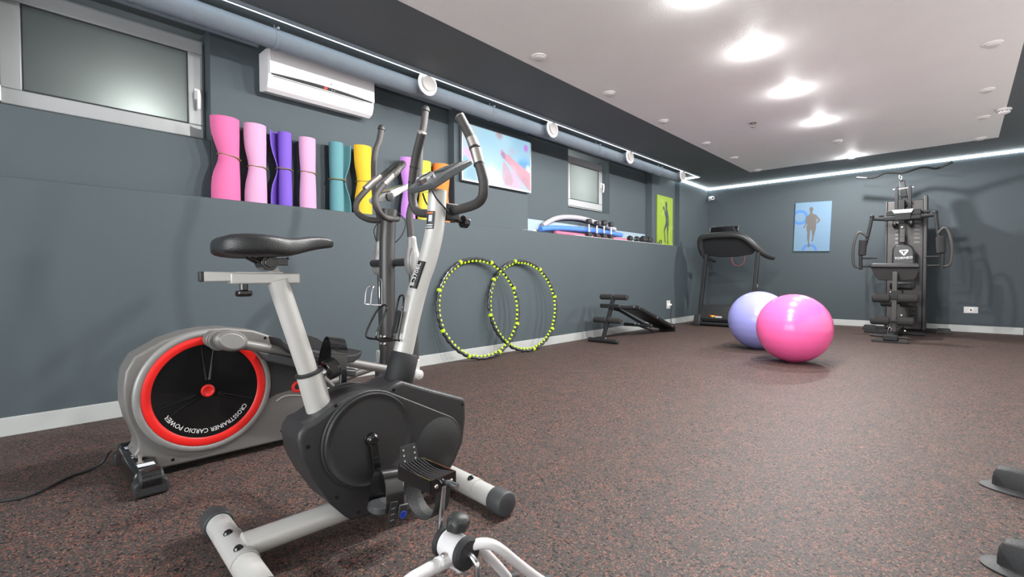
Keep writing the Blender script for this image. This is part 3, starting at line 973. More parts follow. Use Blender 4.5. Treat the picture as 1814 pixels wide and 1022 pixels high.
# cranks and pedals
def crank(sg, py, pz, tilt):
    hub = (sg * .083, .335, .300)
    m = MB().lathe([(.034, 0), (.032, .006), (.020, .009), (.020, .022), (.014, .026), (.013, .030), (0, .030)], hub, (sg, 0, 0), 26)
    xa = sg * .104
    px = (xa, py, pz)
    v = Vector((0, py - .335, pz - .3)).normalized()
    sd_ = Vector((0, v.z, -v.y))
    a0, a1 = Vector((xa, .335, .3)), Vector(px)
    m.rings([[a0 + sd_ * .015 + Vector((-.006, 0, 0)), a0 - sd_ * .015 + Vector((-.006, 0, 0)), a0 - sd_ * .013 + Vector((.006, 0, 0)), a0 + sd_ * .013 + Vector((.006, 0, 0))], [a1 + sd_ * .012 + v * .012 + Vector((-.006, 0, 0)), a1 - sd_ * .012 + v * .012 + Vector((-.006, 0, 0)), a1 - sd_ * .010 + v * .012 + Vector((.006, 0, 0)), a1 + sd_ * .010 + v * .012 + Vector((.006, 0, 0))]])
    m.build('crank', BLACKG, bk, bevel=.002)
    R = Matrix.Rotation(tilt, 3, 'X')
    T = lambda x, y, z: Vector((xa + sg * x, py, pz)) + R @ Vector((0, y, z))
    # pedal body: rounded slab with ribs
    pts = []
    for k in range(24):
        a = 2 * pi * k / 24
        ca, sa = cos(a), sin(a)
        pts.append((.058 + .040 * math.copysign(abs(ca) ** .6, ca), .066 * math.copysign(abs(sa) ** .75, sa)))
    pd = MB().rings([[T(x, y, -.011) for x, y in pts], [T(x, y, .011) for x, y in pts]])
    pd.cyl(T(0, 0, 0), T(.02, 0, 0), .007, 10)
    po = pd.build('pedal', DKGREY, bk, bevel=.004)
    rb = MB()
    for k in range(11):
        yy = .012 + .0048 * k
        hw = .036 * math.sqrt(max(.05, 1 - (yy / .068) ** 2))
        rb.prism([T(.058 - hw, yy - .0012, .0105), T(.058 + hw, yy - .0012, .0105), T(.058 + hw, yy + .0012, .0105), T(.058 - hw, yy + .0012, .0105)], R @ Vector((0, 0, .0025)))
    rb.build('tread_ribs', GRIP, po)
    # strap arching over the pedal
    rs = []
    for k in range(15):
        a = pi * k / 14
        x = .058 + .049 * cos(pi - a)
        z = .0 + .108 * sin(a) ** .8
        nx, nz = cos(pi - a), sin(a)
        q = []
        for (yy, tt) in ((-.044, 0), (.012, 0), (.012, .003), (-.044, .003)):
            q.append(T(x + nx * tt, yy - .008 * sin(a), z + nz * tt))
        rs.append(q)
    st = MB().rings(rs).build('strap', BLACKG, po)
    MB().prism([T(.1075, -.036, -.03), T(.1075, -.012, -.034), T(.1075, -.010, .03), T(.1075, -.034, .03)], Vector((sg * .004, 0, 0))).build('strap_tail', BLACKR, po, bevel=.001)
    bu = MB().prism([T(.107, -.006, .018), T(.107, .022, .018), T(.107, .026, -.006), T(.107, .020, -.026), T(.107, .004, -.03), T(.107, -.006, -.02)], Vector((sg * .007, 0, 0))).build('buckle', BLACKP, po, bevel=.003)
    lo = T(.1145, .009, -.010)
    MB().lathe([(.011, 0), (.009, .0006), (.0085, 0)], lo, (sg, 0, 0), 20).build('buckle_emblem', BLUEINK, bu)
    if sg > 0:
        lettering('buckle_letter', 'R', .009, BLUEINK, bu, lo + R @ Vector((0, 0, -.0045)), R @ Vector((0, 1, 0)), R @ Vector((0, 0, 1)), .0006)
    hl = MB()
    for k in range(3):
        c = T(.1118, -.024, -.02 + k * .016)
        hl.box(c, (.001, .012, .003))
    hl.build('strap_holes', STEEL, po)


crank(1, .358, .118, radians(-8))
crank(-1, .338, .468, radians(-12))

# ================================================================ elliptical cross trainer against the left wall
xt = thing('cross_trainer', 'silver and black elliptical cross trainer with a red ringed flywheel by the left wall', 'cross trainer', (1.10, .39, 0), radians(-1))
out = [(.042, .030), (.042, .056), (.036, .078), (.012, .088), (-.016, .088), (-.026, .105), (-.012, .125), (-.010, .150), (-.022, .195), (-.037, .235), (-.050, .300), (-.051, .365), (-.043, .428), (-.016, .482), (.019, .503), (.077, .537), (.153, .561), (.225, .571), (.300, .570), (.408, .550), (.500, .510), (.580, .452), (.66, .37), (.74, .292), (.80, .225), (.86, .165), (.95, .125), (1.10, .105), (1.10, .045), (.64, .030)]
hs = MB().prism([(-.075, a, b) for a, b in out], (.15, 0, 0)).build('housing', SILVER2, xt, bevel=.02, seg=4)
cc = (.224, .315)
for sg in (1, -1):
    rg = MB().lathe([(.252, -.002), (.250, .010), (.244, .016), (.232, .017), (.226, .012)], (sg * .073, cc[0], cc[1]), (sg, 0, 0), 72, False).build('disc_surround', SILVER3, hs, sharp=60)
    MB().lathe([(.2275, .004), (.226, .012), (.2225, .015), (.196, .013), (.192, .008)], (sg * .073, cc[0], cc[1]), (sg, 0, 0), 72, False).build('red_ring', REDP, hs, sharp=60)
    ds = MB().lathe([(.193, .009), (.12, .006), (.05, .010), (0, .011)], (sg * .073, cc[0], cc[1]), (sg, 0, 0), 64, False).build('flywheel_disc', BLACKG, hs, sharp=60)
    MB().lathe([(.026, .009), (.025, .016), (.019, .018), (.016, .015), (0, .015)], (sg * .073, cc[0], cc[1]), (sg, 0, 0), 32).build('hub', REDP, ds, sharp=60)
    sp = MB()
    for a in (radians(96), radians(82), radians(212), radians(196), radians(-28), radians(-20)):
        d_ = Vector((0, cos(a), sin(a)))
        b0 = Vector((sg * .0835, cc[0], cc[1])) + d_ * .045
        b1 = Vector((sg * .080, cc[0], cc[1])) + d_ * .188
        sp.tube([b0, (b0 + b1) / 2 - Vector((sg * .002, 0, 0)), b1], [.006, .0035, .002], 6)
    sp.build('spokes', BLACKG, ds)
    black = [(.476, .335), (.478, .28), (.466, .235), (.50, .250), (.56, .258), (.66, .235), (.80, .185), (.87, .15), (.83, .185), (.755, .255), (.66, .345), (.585, .415), (.52, .440), (.445, .435), (.462, .39)]
    MB().prism([(sg * .0745, a, b) for a, b in black], (sg * .004, 0, 0)).build('dark_panel', BLACKP, hs, bevel=.002)
ds0 = [c for c in hs.children if c.name.startswith('flywheel_disc')][0]
lettering('lettering', 'CROSSTRAINER CARDIO POWER', .0185, WHITEINK, ds0, (.0805, cc[0], cc[1]), (0, 1, 0), (0, 0, 1), .0012, width=.332, bend=(radians(-91), .157))
# loop logo and number
m = MB().tube([(.0792, .600 + .027 * cos(a), .268 + .022 * sin(a)) for a in [radians(-40 + 31 * k) for k in range(10)]] + [(.0792, .632, .252), (.0792, .648, .249)], .0078, 8, smooth=2)
m.tube([(.0792, .656 + .024 * cos(a), .256 + .020 * sin(a)) for a in [radians(150 + 33 * k) for k in range(10)]], .0078, 8, smooth=2)
m.build('loop_logo', REDINK, hs)
lettering('lettering', '370', .036, WHITEINK, hs, (.0787, .733, .207), (0, 1, -.09), (0, .12, 1), .0008, width=.062, shear=.15)
MB().tube([(.0775, .498, .218), (.0775, .54, .235), (.0775, .62, .222), (.0775, .80, .165)], .003, 6, smooth=3).build('trim_line', SILVER, hs)
for (a, b) in [(.008, .372), (.003, .075), (.10, .057), (.455, .512), (.52, .075)]:
    MB().lathe([(.006, 0), (.006, .001), (0, .001)], (.0752, a, b), (1, 0, 0), 10).build('screw_hole', BLACKG, hs)
# rear stabiliser with wheels
st = MB()
prof = [(-.046, .012), (-.050, .05), (-.038, .084), (.036, .088), (.048, .052), (.046, .012)]
st.rings([[(x, a, b) for a, b in prof] for x in (-.17, .215)])
so = st.build('stabiliser', BLACKG, xt, bevel=.010, seg=3)
for xe, sg in ((.215, 1), (-.17, -1)):
    pr = [(-.052, .004), (-.056, .05), (-.042, .064), (.042, .064), (.054, .05), (.052, .004)]
    MB().rings([[(xe, a, b) for a, b in pr], [(xe + sg * .05, a * .97, b * .95) for a, b in pr]]).build('foot_cap', BLACKR, so, bevel=.008, seg=3)
    MB().lathe([(.030, -.036), (.034, -.030), (.034, .030), (.030, .036)], (xe + sg * .022, 0, .058), (0, 1, 0), 22).build('wheel', BLACKR, so)
    gr = MB()
    for k in range(16):
        gr.lathe([(.0346, -.0012), (.0346, .0012)], (xe + sg * .022, -.027 + k * .0036, .058), (0, 1, 0), 20)
    gr.build('wheel_ribs', BLACKG, so)
    MB().span((xe - sg * .055 - .018, -.026, .0885), (xe - sg * .055 + .018, .026, .0895)).build('paper_label', LABEL, so)
for xb in (-.03, .09):
    MB().lathe([(.012, 0), (.012, .004), (.007, .005), (.006, .024), (.009, .024), (.009, .032), (0, .034)], (xb + .03, -.012, .087), (0, 0, 1), 12).build('bolt', STEEL, so)
# front stabiliser
st = MB().tube([(-.26, 1.13, .04), (.26, 1.13, .04)], .034, 20)
so = st.build('stabiliser', BLACKG, xt)
for sg in (1, -1):
    MB().lathe([(.038, -.03), (.039, .01), (.034, .016), (0, .017)], (sg * .26, 1.13, .039), (sg, 0, 0), 22).build('foot_cap', BLACKR, so)
# mast
MB().tube([(0, 1.10, .06), (0, 1.128, .35), (0, 1.130, .75), (0, 1.134, 1.00), (0, 1.150, 1.16)], .043, 26, smooth=3).build('mast', GUN, xt)
MB().rings([[(x * .050, 1.105 + y * .050, z) for x, y in [(cos(2 * pi * k / 20), sin(2 * pi * k / 20)) for k in range(20)]] for z in (.10, .30)]).build('mast_sleeve', DKGREY, xt, bevel=.004)
for zz in (.415, .455):
    for xx in (-.014, .018):
        MB().ball((xx + .014, 1.128 - .040, zz), .009, 10, 6).build('mast_bolt', STEEL, xt)
# pivot axle, swing arms
MB().cyl((-.21, 1.165, .865), (.21, 1.165, .865), .022, 18).build('pivot_axle', BLACKP, xt)
upR = [(.205, 1.153, .955), (.205, 1.146, 1.035), (.206, 1.142, 1.115), (.208, 1.168, 1.21), (.208, 1.194, 1.305), (.208, 1.204, 1.372), (.207, 1.212, 1.495), (.205, 1.238, 1.60), (.203, 1.254, 1.695)]
upL = [(-.205, 1.206, .955), (-.205, 1.206, 1.035), (-.206, 1.214, 1.118), (-.208, 1.196, 1.21), (-.208, 1.182, 1.285), (-.208, 1.178, 1.432), (-.207, 1.186, 1.525), (-.205, 1.214, 1.60), (-.203, 1.228, 1.675)]
for sg, up_, piv in ((1, upR, (1.158, .865)), (-1, upL, (1.212, .868))):
    arm = MB().tube([(sg * .205, piv[0], piv[1] - .04), (sg * .205, piv[0] + .005, .56), (sg * .208, piv[0] + .012, .30)], .020, 18)
    ao = arm.build('swing_arm', GUN, xt)
    MB().tube(up_, .0185, 18, smooth=3).build('arm_grip', GRIP, ao)
    e = Vector(up_[-1])
    dv = (e - Vector(up_[-2])).normalized()
    MB().lathe([(.0195, -.012), (.023, -.010), (.0225, .004), (.017, .016), (.006, .021), (0, .022)], e, dv, 20).build('grip_cap', BLACKP, ao)
    rs = []
    for (zz, a, b) in [(.790, .022, .024), (.810, .034, .036), (.845, .043, .046), (.88, .044, .046), (.915, .036, .038), (.95, .026, .028), (.985, .0245, .0255), (1.005, .024, .025)]:
        rs.append([(sg * .205 + a * cos(2 * pi * k / 22), piv[0] - (zz - .87) * .03 + b * sin(2 * pi * k / 22), zz) for k in range(22)])
    pod = MB().rings(rs).build('joint_cover', SILVER3, ao, sub=1)
    rs = []
    for (zz, hw) in [(.80, .004), (.83, .019), (.87, .025), (.905, .017), (.945, .004)]:
        rs.append([(sg * .205 + sg * .030 + .016 * cos(2 * pi * k / 14), piv[0] - .02 + hw * sin(2 * pi * k / 14), zz) for k in range(14)])
    MB().rings(rs).build('cover_inset', SILVER3, ao, sub=1)
    MB().ball((sg * .205 + .025, piv[0] - .024, .885), .0045, 8, 6).build('marker_dot', REDINK if sg < 0 else BLUEINK, ao)
    # lower fork
    MB().span((sg * .205 - .024, piv[0] - .026, .235), (sg * .205 + .024, piv[0] + .028, .345)).build('arm_fork', SILVER, ao, bevel=.008, seg=3)
    MB().lathe([(.026, 0), (.026, .018), (.018, .024), (0, .025)], (sg * .229, piv[0] + .01, .262), (sg, 0, 0), 20).build('fork_cap', SILVER, ao)
# pedal rails, crank joints, foot plates
for sg, j, front in ((1, (.285, .525), (1.165, .262)), (-1, (.165, .105), (1.220, .258))):
    xw = sg * .175
    a, b = Vector((xw, j[0] + .045, j[1] - .02)), Vector((sg * .205, front[0], front[1]))
    rl = MB().tube([a, a + (b - a) * .3, b], .021, 18)
    ro = rl.build('pedal_rail', SILVER2, xt)
    ck = MB().lathe([(.034, 0), (.036, .03), (.034, .055)], (sg * .088, j[0] - .045, j[1] + .005), (sg, 0, 0), 20)
    ck.lathe([(.040, .0), (.043, .018), (.041, .03)], (sg * .115, j[0] - .030, j[1]), (sg, 0, 0), 22)
    ck.build('crank_arm', SILVER2, ro, bevel=.003)
    dirv = (b - a).normalized()
    upv = Vector((sg, 0, 0)).cross(dirv)
    if upv.z < 0:
        upv = -upv
    cen = Vector((xw, j[0], j[1]))
    rs = []
    for (h, s_) in [(-.030, .55), (-.024, .88), (-.008, 1.0), (.018, .98), (.030, .80)]:
        rs.append([cen + Vector((sg * h, 0, 0)) + dirv * (.062 * s_ * cos(2 * pi * k / 28)) + upv * (.044 * s_ * sin(2 * pi * k / 28)) for k in range(28)])
    MB().rings(rs).build('joint_cover', SILVER2, ro)
    MB().rings([[cen + Vector((sg * h, 0, 0)) + dirv * (.050 * s_ * cos(2 * pi * k / 28)) + upv * (.033 * s_ * sin(2 * pi * k / 28)) for k in range(28)] for h, s_ in ((.026, 1), (.033, .93))]).build('joint_cap', SILVER3, ro, bevel=.002)
    # foot plate
    Q = lambda x, s_, n: a + dirv * s_ + Vector((x, 0, 0)) + upv * n
    x0, x1 = -.075, .075
    prof_ = [(.115, .055), (.145, .040), (.20, .028), (.40, .026), (.47, .045), (.50, .07), (.495, .035), (.47, .008), (.42, -.004), (.18, -.004), (.135, .02)]
    MB().prism([Q(x0, s_, n) for s_, n in prof_], Vector((x1 - x0, 0, 0))).build('foot_plate', BLACKR, ro, bevel=.005, seg=3)
    MB().prism([Q(x0 + .002, s_, n) for s_, n in [(.19, .03), (.21, .062), (.245, .085), (.29, .094), (.335, .088), (.38, .070), (.43, .052), (.50, .045), (.50, .03)]], Vector((.008, 0, 0))).build('side_guard', BLACKR, ro, bevel=.003)
    MB().prism([Q(-.03, s_, n) for s_, n in [(.06, -.018), (.40, -.018), (.40, -.055), (.28, -.062), (.10, -.05)]], Vector((.06, 0, 0))).build('rail_cover', DKGREY, ro, bevel=.006)
# fixed handles
H = [(0, 1.19, 1.115), (.04, 1.13, 1.106), (.085, 1.06, 1.106), (.112, 1.005, 1.14), (.108, .995, 1.195), (.10, 1.035, 1.255), (.095, 1.115, 1.335), (.075, 1.18, 1.395), (.035, 1.205, 1.425)]
full = [(-x, y_ + .012, z) for x, y_, z in H] + [(x, y_ + (.012 if x < .05 else .0), z) for x, y_, z in H[::-1][:-1]]
hb_ = MB().tube(full, .0165, 16, closed=True, smooth=3).build('fixed_handle', GRIP, xt)
for sg in (1, -1):
    MB().tube([(sg * .0995, 1.055, 1.277), (sg * .096, 1.10, 1.322), (sg * .087, 1.145, 1.362)], .0178, 14).build('pulse_sensor', STEEL, hb_)
# console
e_up = Vector((0, .135, .085)).normalized()
e_n = Vector((0, -.085, .135)).normalized()
c0 = Vector((0, 1.085, 1.192))
P = lambda x, u, n: c0 + Vector((x, 0, 0)) + e_up * u + e_n * n
cs = MB().rings([[P(x * .095, u, n) for x, n in ((-1, 0), (1, 0), (1, t_), (-1, t_))] for u, t_ in ((0, .03), (.06, .04), (.17, .026))]).build('console', SILVER, xt, bevel=.008, seg=3)
MB().prism([P(-.078, .045, .0375), P(.078, .045, .0375), P(.07, .155, .0285), P(-.07, .155, .0285)], e_n * .003).build('console_face', BLACKP, cs)
MB().prism([P(-.05, .07, .0385), P(.05, .07, .0385), P(.05, .145, .0322), P(-.05, .145, .0322)], e_n * .003).build('display', mat('lcd2', '#7c8163', .2), cs)
MB().lathe([(.024, 0), (.024, .016), (.018, .018), (0, .018)], P(.09, .018, .016), (1, 0, 0), 20).build('console_knob', GUN, cs)
MB().tube([(.02, 1.17, 1.16), (.05, 1.22, 1.10), (.045, 1.20, 1.02), (.02, 1.16, .97)], .003, 6, smooth=4).tube([(-.02, 1.11, 1.11), (-.05, 1.08, 1.05), (-.04, 1.09, .98)], .003, 6, smooth=4).build('sensor_cable', BLACKR, xt)
MB().tube([(.03, 1.085, .63), (.03, 1.015, .635), (.03, 1.01, .65), (.03, 1.02, .72), (.02, 1.04, .735), (-.02, 1.04, .735), (-.03, 1.02, .72), (-.03, 1.01, .65), (-.03, 1.015, .635), (-.03, 1.085, .63), (-.012, 1.088, .64), (-.012, 1.088, .76), (.012, 1.088, .76), (.012, 1.088, .64)], .0035, 8, closed=True, smooth=3).build('bottle_cage', CHROME, xt)
t = MB().tube([(.935, .33, .075), (.90, .325, .06), (.885, .305, .02), (.90, .26, .006), (.93, .20, .006), (1.036, .098, .006), (1.03, .02, .006), (.92, -.12, .006), (.6, -.35, .006)], .0045, 8, smooth=6)
t.build('power_cord', BLACKR, xt, world=True)
# ================================================================ mini pedal exerciser (front edge)
WHITEM = mat('white_enamel', '#d6d4d6', .3, var=.02, coat=.2)
me_ = thing('mini_pedal_exerciser', 'small white pedal exerciser with chrome cranks and black knob, cut by lower edge', 'pedal exerciser', (2.65, .705, 0))
BY, BZ = .705, .172
MB().cyl((2.612, BY, BZ), (2.688, BY, BZ), .031, 28).build('body_tube', WHITEM, me_, world=True)
for xa, sg in ((2.612, -1), (2.688, 1)):
    MB().lathe([(.033, -.010), (.0355, -.008), (.0355, .003), (.030, .008), (.012, .009)], (xa, BY, BZ), (sg, 0, 0), 28).build('end_cap', BLACKR, me_, world=True)
k = MB().lathe([(.009, .024), (.009, .036), (.020, .038)], (2.648, BY + .003, BZ), (0, .10, 1), 16)
rs = []
for (h, r_, wv_) in [(.046, .018, .0), (.050, .0245, .0016), (.064, .0265, .0018), (.070, .0262, .0), (.077, .021, 0), (.082, .011, 0), (.083, .001, 0)]:
    rs.append([Vector((2.648, BY + .003, BZ - .010)) + Vector(((r_ + wv_ * cos(7 * a)) * cos(a), (r_ + wv_ * cos(7 * a)) * sin(a) + .1 * h, h)) for a in [2 * pi * q / 42 for q in range(42)]])
k.rings(rs)
k.build('tension_knob', BLACKP, me_, world=True)


def mini_crank(xs_, sg, up_):
    x0 = xs_ + sg * .014
    zz = BZ + up_ * .135
    c = MB().tube([(xs_ - sg * .02, BY, BZ), (x0 - sg * .008, BY, BZ), (x0, BY, BZ + up_ * .008), (x0 + sg * .003, BY, BZ + up_ * .02), (x0 - sg * .0, BY + .008, zz - up_ * .022), (x0 - sg * .006, BY + .008, zz - up_ * .006), (x0 - sg * .02, BY + .008, zz), (x0 - sg * .05, BY + .008, zz)] if sg < 0 else [(xs_ - sg * .02, BY, BZ), (x0 - sg * .004, BY, BZ), (x0 + .012, BY, BZ - .006), (x0 + .020, BY, BZ - .024), (x0 + .022, BY - .004, zz + .02), (x0 + .026, BY - .004, zz + .006), (x0 + .04, BY - .004, zz), (x0 + .09, BY - .004, zz)], .0068, 14, smooth=4)
    return c.build('crank', CHROME, me_, world=True)


mini_crank(2.612, -1, 1)
mini_crank(2.688, 1, -1)


def mini_pedal(cx, cy, cz, dn, xo):
    L_, W_, Hh = .128, .074, .020
    o = MB()
    for ye in (-1, 1):
        o.span((cx - L_ / 2, cy + ye * W_ / 2 - .0015, cz - Hh), (cx + L_ / 2, cy + ye * W_ / 2 + .0015, cz + Hh * .6))
    for xe in (-1, 1):
        o.span((cx + xe * L_ / 2 - .0015, cy - W_ / 2, cz - Hh), (cx + xe * L_ / 2 + .0015, cy + W_ / 2, cz + Hh * .6))
    po = o.build('pedal', BLACKG, me_, world=True)
    for q in range(8):
        yy = cy - W_ / 2 + .006 + q * (W_ - .012) / 7
        MB().tube([(cx - L_ / 2, yy, cz + Hh * .6), (cx, yy, cz + Hh * .6 - .010), (cx + L_ / 2, yy, cz + Hh * .6)], .0022, 6, smooth=4).build('tread_bar', GUN, po, world=True)
    # strap loop on the heavy side
    rs = []
    for q in range(19):
        a = pi * q / 18
        xx = cx - cos(a) * L_ / 2 * .98
        zz = cz + dn * (.012 + .088 * sin(a) ** .75)
        rs.append([(xx, cy - .022, zz), (xx, cy + .022, zz), (xx * 1.0 + .0, cy + .022, zz + dn * .003), (xx, cy - .022, zz + dn * .003)])
    MB().rings(rs).build('strap', BLACKR, po, world=True)
    MB().prism([(cx - L_ / 2 - .002, cy - .028, cz + .010), (cx - L_ / 2 - .002, cy + .024, cz + .010), (cx - L_ / 2 - .012, cy + .020, cz + .052), (cx - L_ / 2 - .012, cy - .024, cz + .052)], (.003, 0, 0)).build('strap_tail', BLACKR, po, world=True)
    for q in range(3):
        for ye in (-.018, .014):
            MB().lathe([(.0026, 0), (.0026, .001), (0, .001)], (cx - L_ / 2 - .0005 - .003 * q, cy + ye, cz + .018 + .013 * q), (1, 0, .2), 8).build('strap_hole', STEEL, po, world=True)
    for ye in (-.022, .022):
        MB().lathe([(.0055, 0), (.004, .003), (0, .0035)], (cx + L_ / 2 + .0015, cy + ye, cz - .006), (1, 0, 0), 10).build('bolt', STEEL, po, world=True)


mini_pedal(2.535, .713, .306, -1, 0)
mini_pedal(2.800, .701, .040, 1, 0)
for (xx, yo) in ((2.690, 0), (2.652, 0)):
    dz = 0 if xx > 2.67 else -.012
    if xx > 2.67:
        pts = [(2.675, .712, .178), (2.700, .735, .187), (2.714, .758, .180), (2.720, .785, .157), (2.720, .832, .110), (2.722, .893, .051), (2.724, .935, .014)]
        cap = [(2.723, .925, .022), (2.724, .955, .0135)]
    else:
        pts = [(2.656, .715, BZ - .022), (xx, .742, .158), (xx, .772, .146), (xx, .804, .112), (xx, .850, .056), (xx, .876, .022), (xx, .886, .012)]
        cap = [(xx, .878, .020), (xx, .902, .0135)]
    l = MB().tube(pts, .0118, 16, smooth=4).build('leg', WHITEM, me_, world=True)
    MB().tube(cap, .0135, 14).build('foot_cap', BLACKR, l, world=True)
for xx in (2.655,):
    l = MB().tube([(xx, .69, .155), (xx, .655, .157), (xx, .615, .158), (xx, .56, .150), (xx + .01, .48, .095), (xx + .02, .40, .018)], .0145, 16, smooth=4).build('leg', WHITEM, me_, world=True)
    MB().tube([(xx + .018, .415, .03), (xx + .021, .392, .0155)], .0165, 14).build('foot_cap', BLACKR, l, world=True)
    MB().patch((xx, .690, .1555), (0, -1, .02), (0, 0, 1), .0152, -1.3, 1.3, 0, .040, .002).build('leg_clamp', WHITEM, l, world=True)
    MB().lathe([(.008, 0), (.006, .003), (0, .0045)], (xx, .668, .1725), (0, 0, 1), 14).build('bolt', STEEL, l, world=True)
MB().span((2.628, .69, .128), (2.68, .73, .15)).build('fold_bracket', WHITEM, me_, bevel=.004, world=True)

# ================================================================ two exercise balls
PINKB = mat('pink_ball', '#fa66a8', .22, var=.02, coat=.1)
LAVB = mat('lavender_ball', '#9395d4', .24, var=.02, coat=.1)


def exball(nm, label, x, y, R, m):
    t = thing(nm, label, 'ball', (x, y, 0))
    b = MB()
    prof = []
    for k in range(49):
        a = -pi / 2 + pi * k / 48
        rr = R * cos(a)
        z = R * sin(a)
        rr += .0009 * (1 if k % 4 == 0 and 6 < k < 42 else 0)
        zz = R + z
        if zz < .006:
            zz = .0
        prof.append((rr, zz))
    b.lathe(prof, (0, 0, 0), (0, 0, 1), 72)
    b.build('ball_skin', m, t, sharp=80)
    MB().lathe([(.012, 0), (.010, .004), (.004, .005), (0, .004)], (-R * .60 * .7, R * .8 * .95, R * 1.2), (-.5, .85, .2), 14).build('valve_plug', WPLASTIC, t)
    return t


exball('exercise_ball', 'glossy pink exercise ball on the floor, in front', 2.365, 4.971, .308, PINKB)
exball('exercise_ball', 'lavender exercise ball half hidden behind the pink one', 1.882, 5.642, .309, LAVB)

# ================================================================ weighted hoops
HOOPM = mat('hoop_black', '#2b2c2e', .3, bump=.3, bscale=40, var=.15, coat=.2)


def hoop(label, c, h, u, R, seed):
    c, h, u = Vector(c), Vector(h).normalized(), Vector(u)
    u = (u - h * u.dot(h)).normalized()
    nr = h.cross(u)
    t = thing('fitness_hoop', label, 'hoop', (c.x, c.y, 0), 0, 'fitness hoops leaning on the left wall')
    P_ = lambda a, r_: c + h * (cos(a) * r_) + u * (sin(a) * r_)
    n = 160
    MB().tube([P_(2 * pi * k / n, R + .0022 * cos(40 * 2 * pi * k / n)) for k in range(n)], [.0165 + .0022 * cos(2 * pi * k / n * 40) for k in range(n)], 10, closed=True, up=nr).build('tube', HOOPM, t, world=True)
    first = None
    for k in range(8):
        a = 2 * pi * k / 8 + seed
        if first is None:
            pass
        MB().tube([P_(a + d, R) for d in (-.030, -.024, 0, .024, .030)], [.0195, .0225, .023, .0225, .0195], 12).build('clip', LIME, t, world=True)
        for j in range(1, 8):
            b = a + 2 * pi / 8 * j / 8
            p = P_(b, R - .015)
            ax = (c - p).normalized()
            MB().lathe([(.0135, -.006), (.0135, .004), (.011, .011), (.006, .015), (0, .0155)], p, ax, 8).build('bead', LIME, t, world=True)


hoop('lime and black beaded hoop leaning on the wall, left one overlapping in front', (.112, 3.19, .488), (.125, .99, 0), (-.13, 0, .94), .474, .40)
hoop('lime and black beaded hoop leaning on the wall, right one partly behind the other', (.107, 3.83, .484), (.11, .99, 0), (-.12, 0, .94), .470, .95)

# ================================================================ sit-up bench
ab = thing('situp_bench', 'black folding sit-up bench with foam rollers standing along the left wall', 'bench', (.375, 5.6, 0))
W_ = dict(world=True)
MB().tube([(.19, 4.935, .027), (.56, 4.935, .027)], .025, 16).build('front_foot', GYMF, ab, **W_)
for xx, sg in ((.19, -1), (.56, 1)):
    MB().lathe([(.027, -.03), (.0275, .012), (.022, .018), (0, .019)], (xx, 4.935, .0275), (sg, 0, 0), 16).build('end_cap', BLACKR, ab, **W_)
pv = Vector((0, .245, .505))
m = MB().prism([(.375 - .02, 4.935 - .022, .045), (.375 + .02, 4.935 - .022, .045), (.375 + .02, 4.935 + .022, .045), (.375 - .02, 4.935 + .022, .045)], pv)
m.build('post', GYMF, ab, bevel=.003, **W_)
for yy, zz in ((5.185, .535), (5.035, .262)):
    MB().cyl((.185, yy, zz), (.57, yy, zz), .012, 10).build('roller_axle', GYMF, ab, **W_)
    for a, b in ((.19, .365), (.388, .565)):
        MB().lathe([(.026, 0), (.034, .008), (.034, b - a - .008), (.026, b - a)], (a, yy - .012, zz), (1, 0, 0), 18).build('foam_roller', FOAM, ab, **W_)
rail = MB().tube([(.375, 5.06, .415), (.375, 5.30, .37), (.375, 5.90, .155), (.375, 6.62, .035)], .020, 4)
rail.build('rail', GYMF, ab, **W_)


def pad(pts, x0, x1, th):
    rs = []
    for (yy, zz, ang) in pts:
        ny, nz = -sin(ang), cos(ang)
        rs.append([(x0, yy, zz), (x1, yy, zz), (x1, yy + ny * th, zz + nz * th), (x0, yy + ny * th, zz + nz * th)])
    return MB().rings(rs)


pad([(5.07, .405, -.06), (5.54, .375, -.10)], .24, .51, .05).build('seat_pad', VINYL, ab, bevel=.012, seg=3, **W_)
pad([(5.57, .365, -.30), (6.62, .030, -.31)], .24, .51, .048).build('back_pad', VINYL, ab, bevel=.012, seg=3, **W_)
MB().tube([(.19, 5.775, .147), (.56, 5.775, .147)], .020, 14).build('folding_foot', GYMF, ab, **W_)
for xx, sg in ((.19, -1), (.56, 1)):
    MB().lathe([(.023, -.03), (.0235, .012), (.018, .017), (0, .018)], (xx, 5.775, .147), (sg, 0, 0), 16).build('end_cap', BLACKR, ab, **W_)
MB().tube([(.375, 5.775, .147), (.375, 6.15, .05), (.375, 6.2, .022)], .016, 10).build('strut', GYMF, ab, **W_)
MB().tube([(.26, 6.635, .02), (.50, 6.635, .02)], .019, 12).build('rear_foot', BLACKR, ab, **W_)
for p in [(.395, 5.12, .40), (.512, 5.42, .405), (.512, 6.05, .235), (.40, 4.95, .055), (.35, 4.95, .055), (.40, 5.76, .165), (.34, 5.76, .165), (.512, 6.50, .09)]:
    MB().lathe([(.009, -.002), (.007, .004), (0, .006)], p, (.8, -.6, .1), 10).build('bolt', CHROME, ab, **W_)

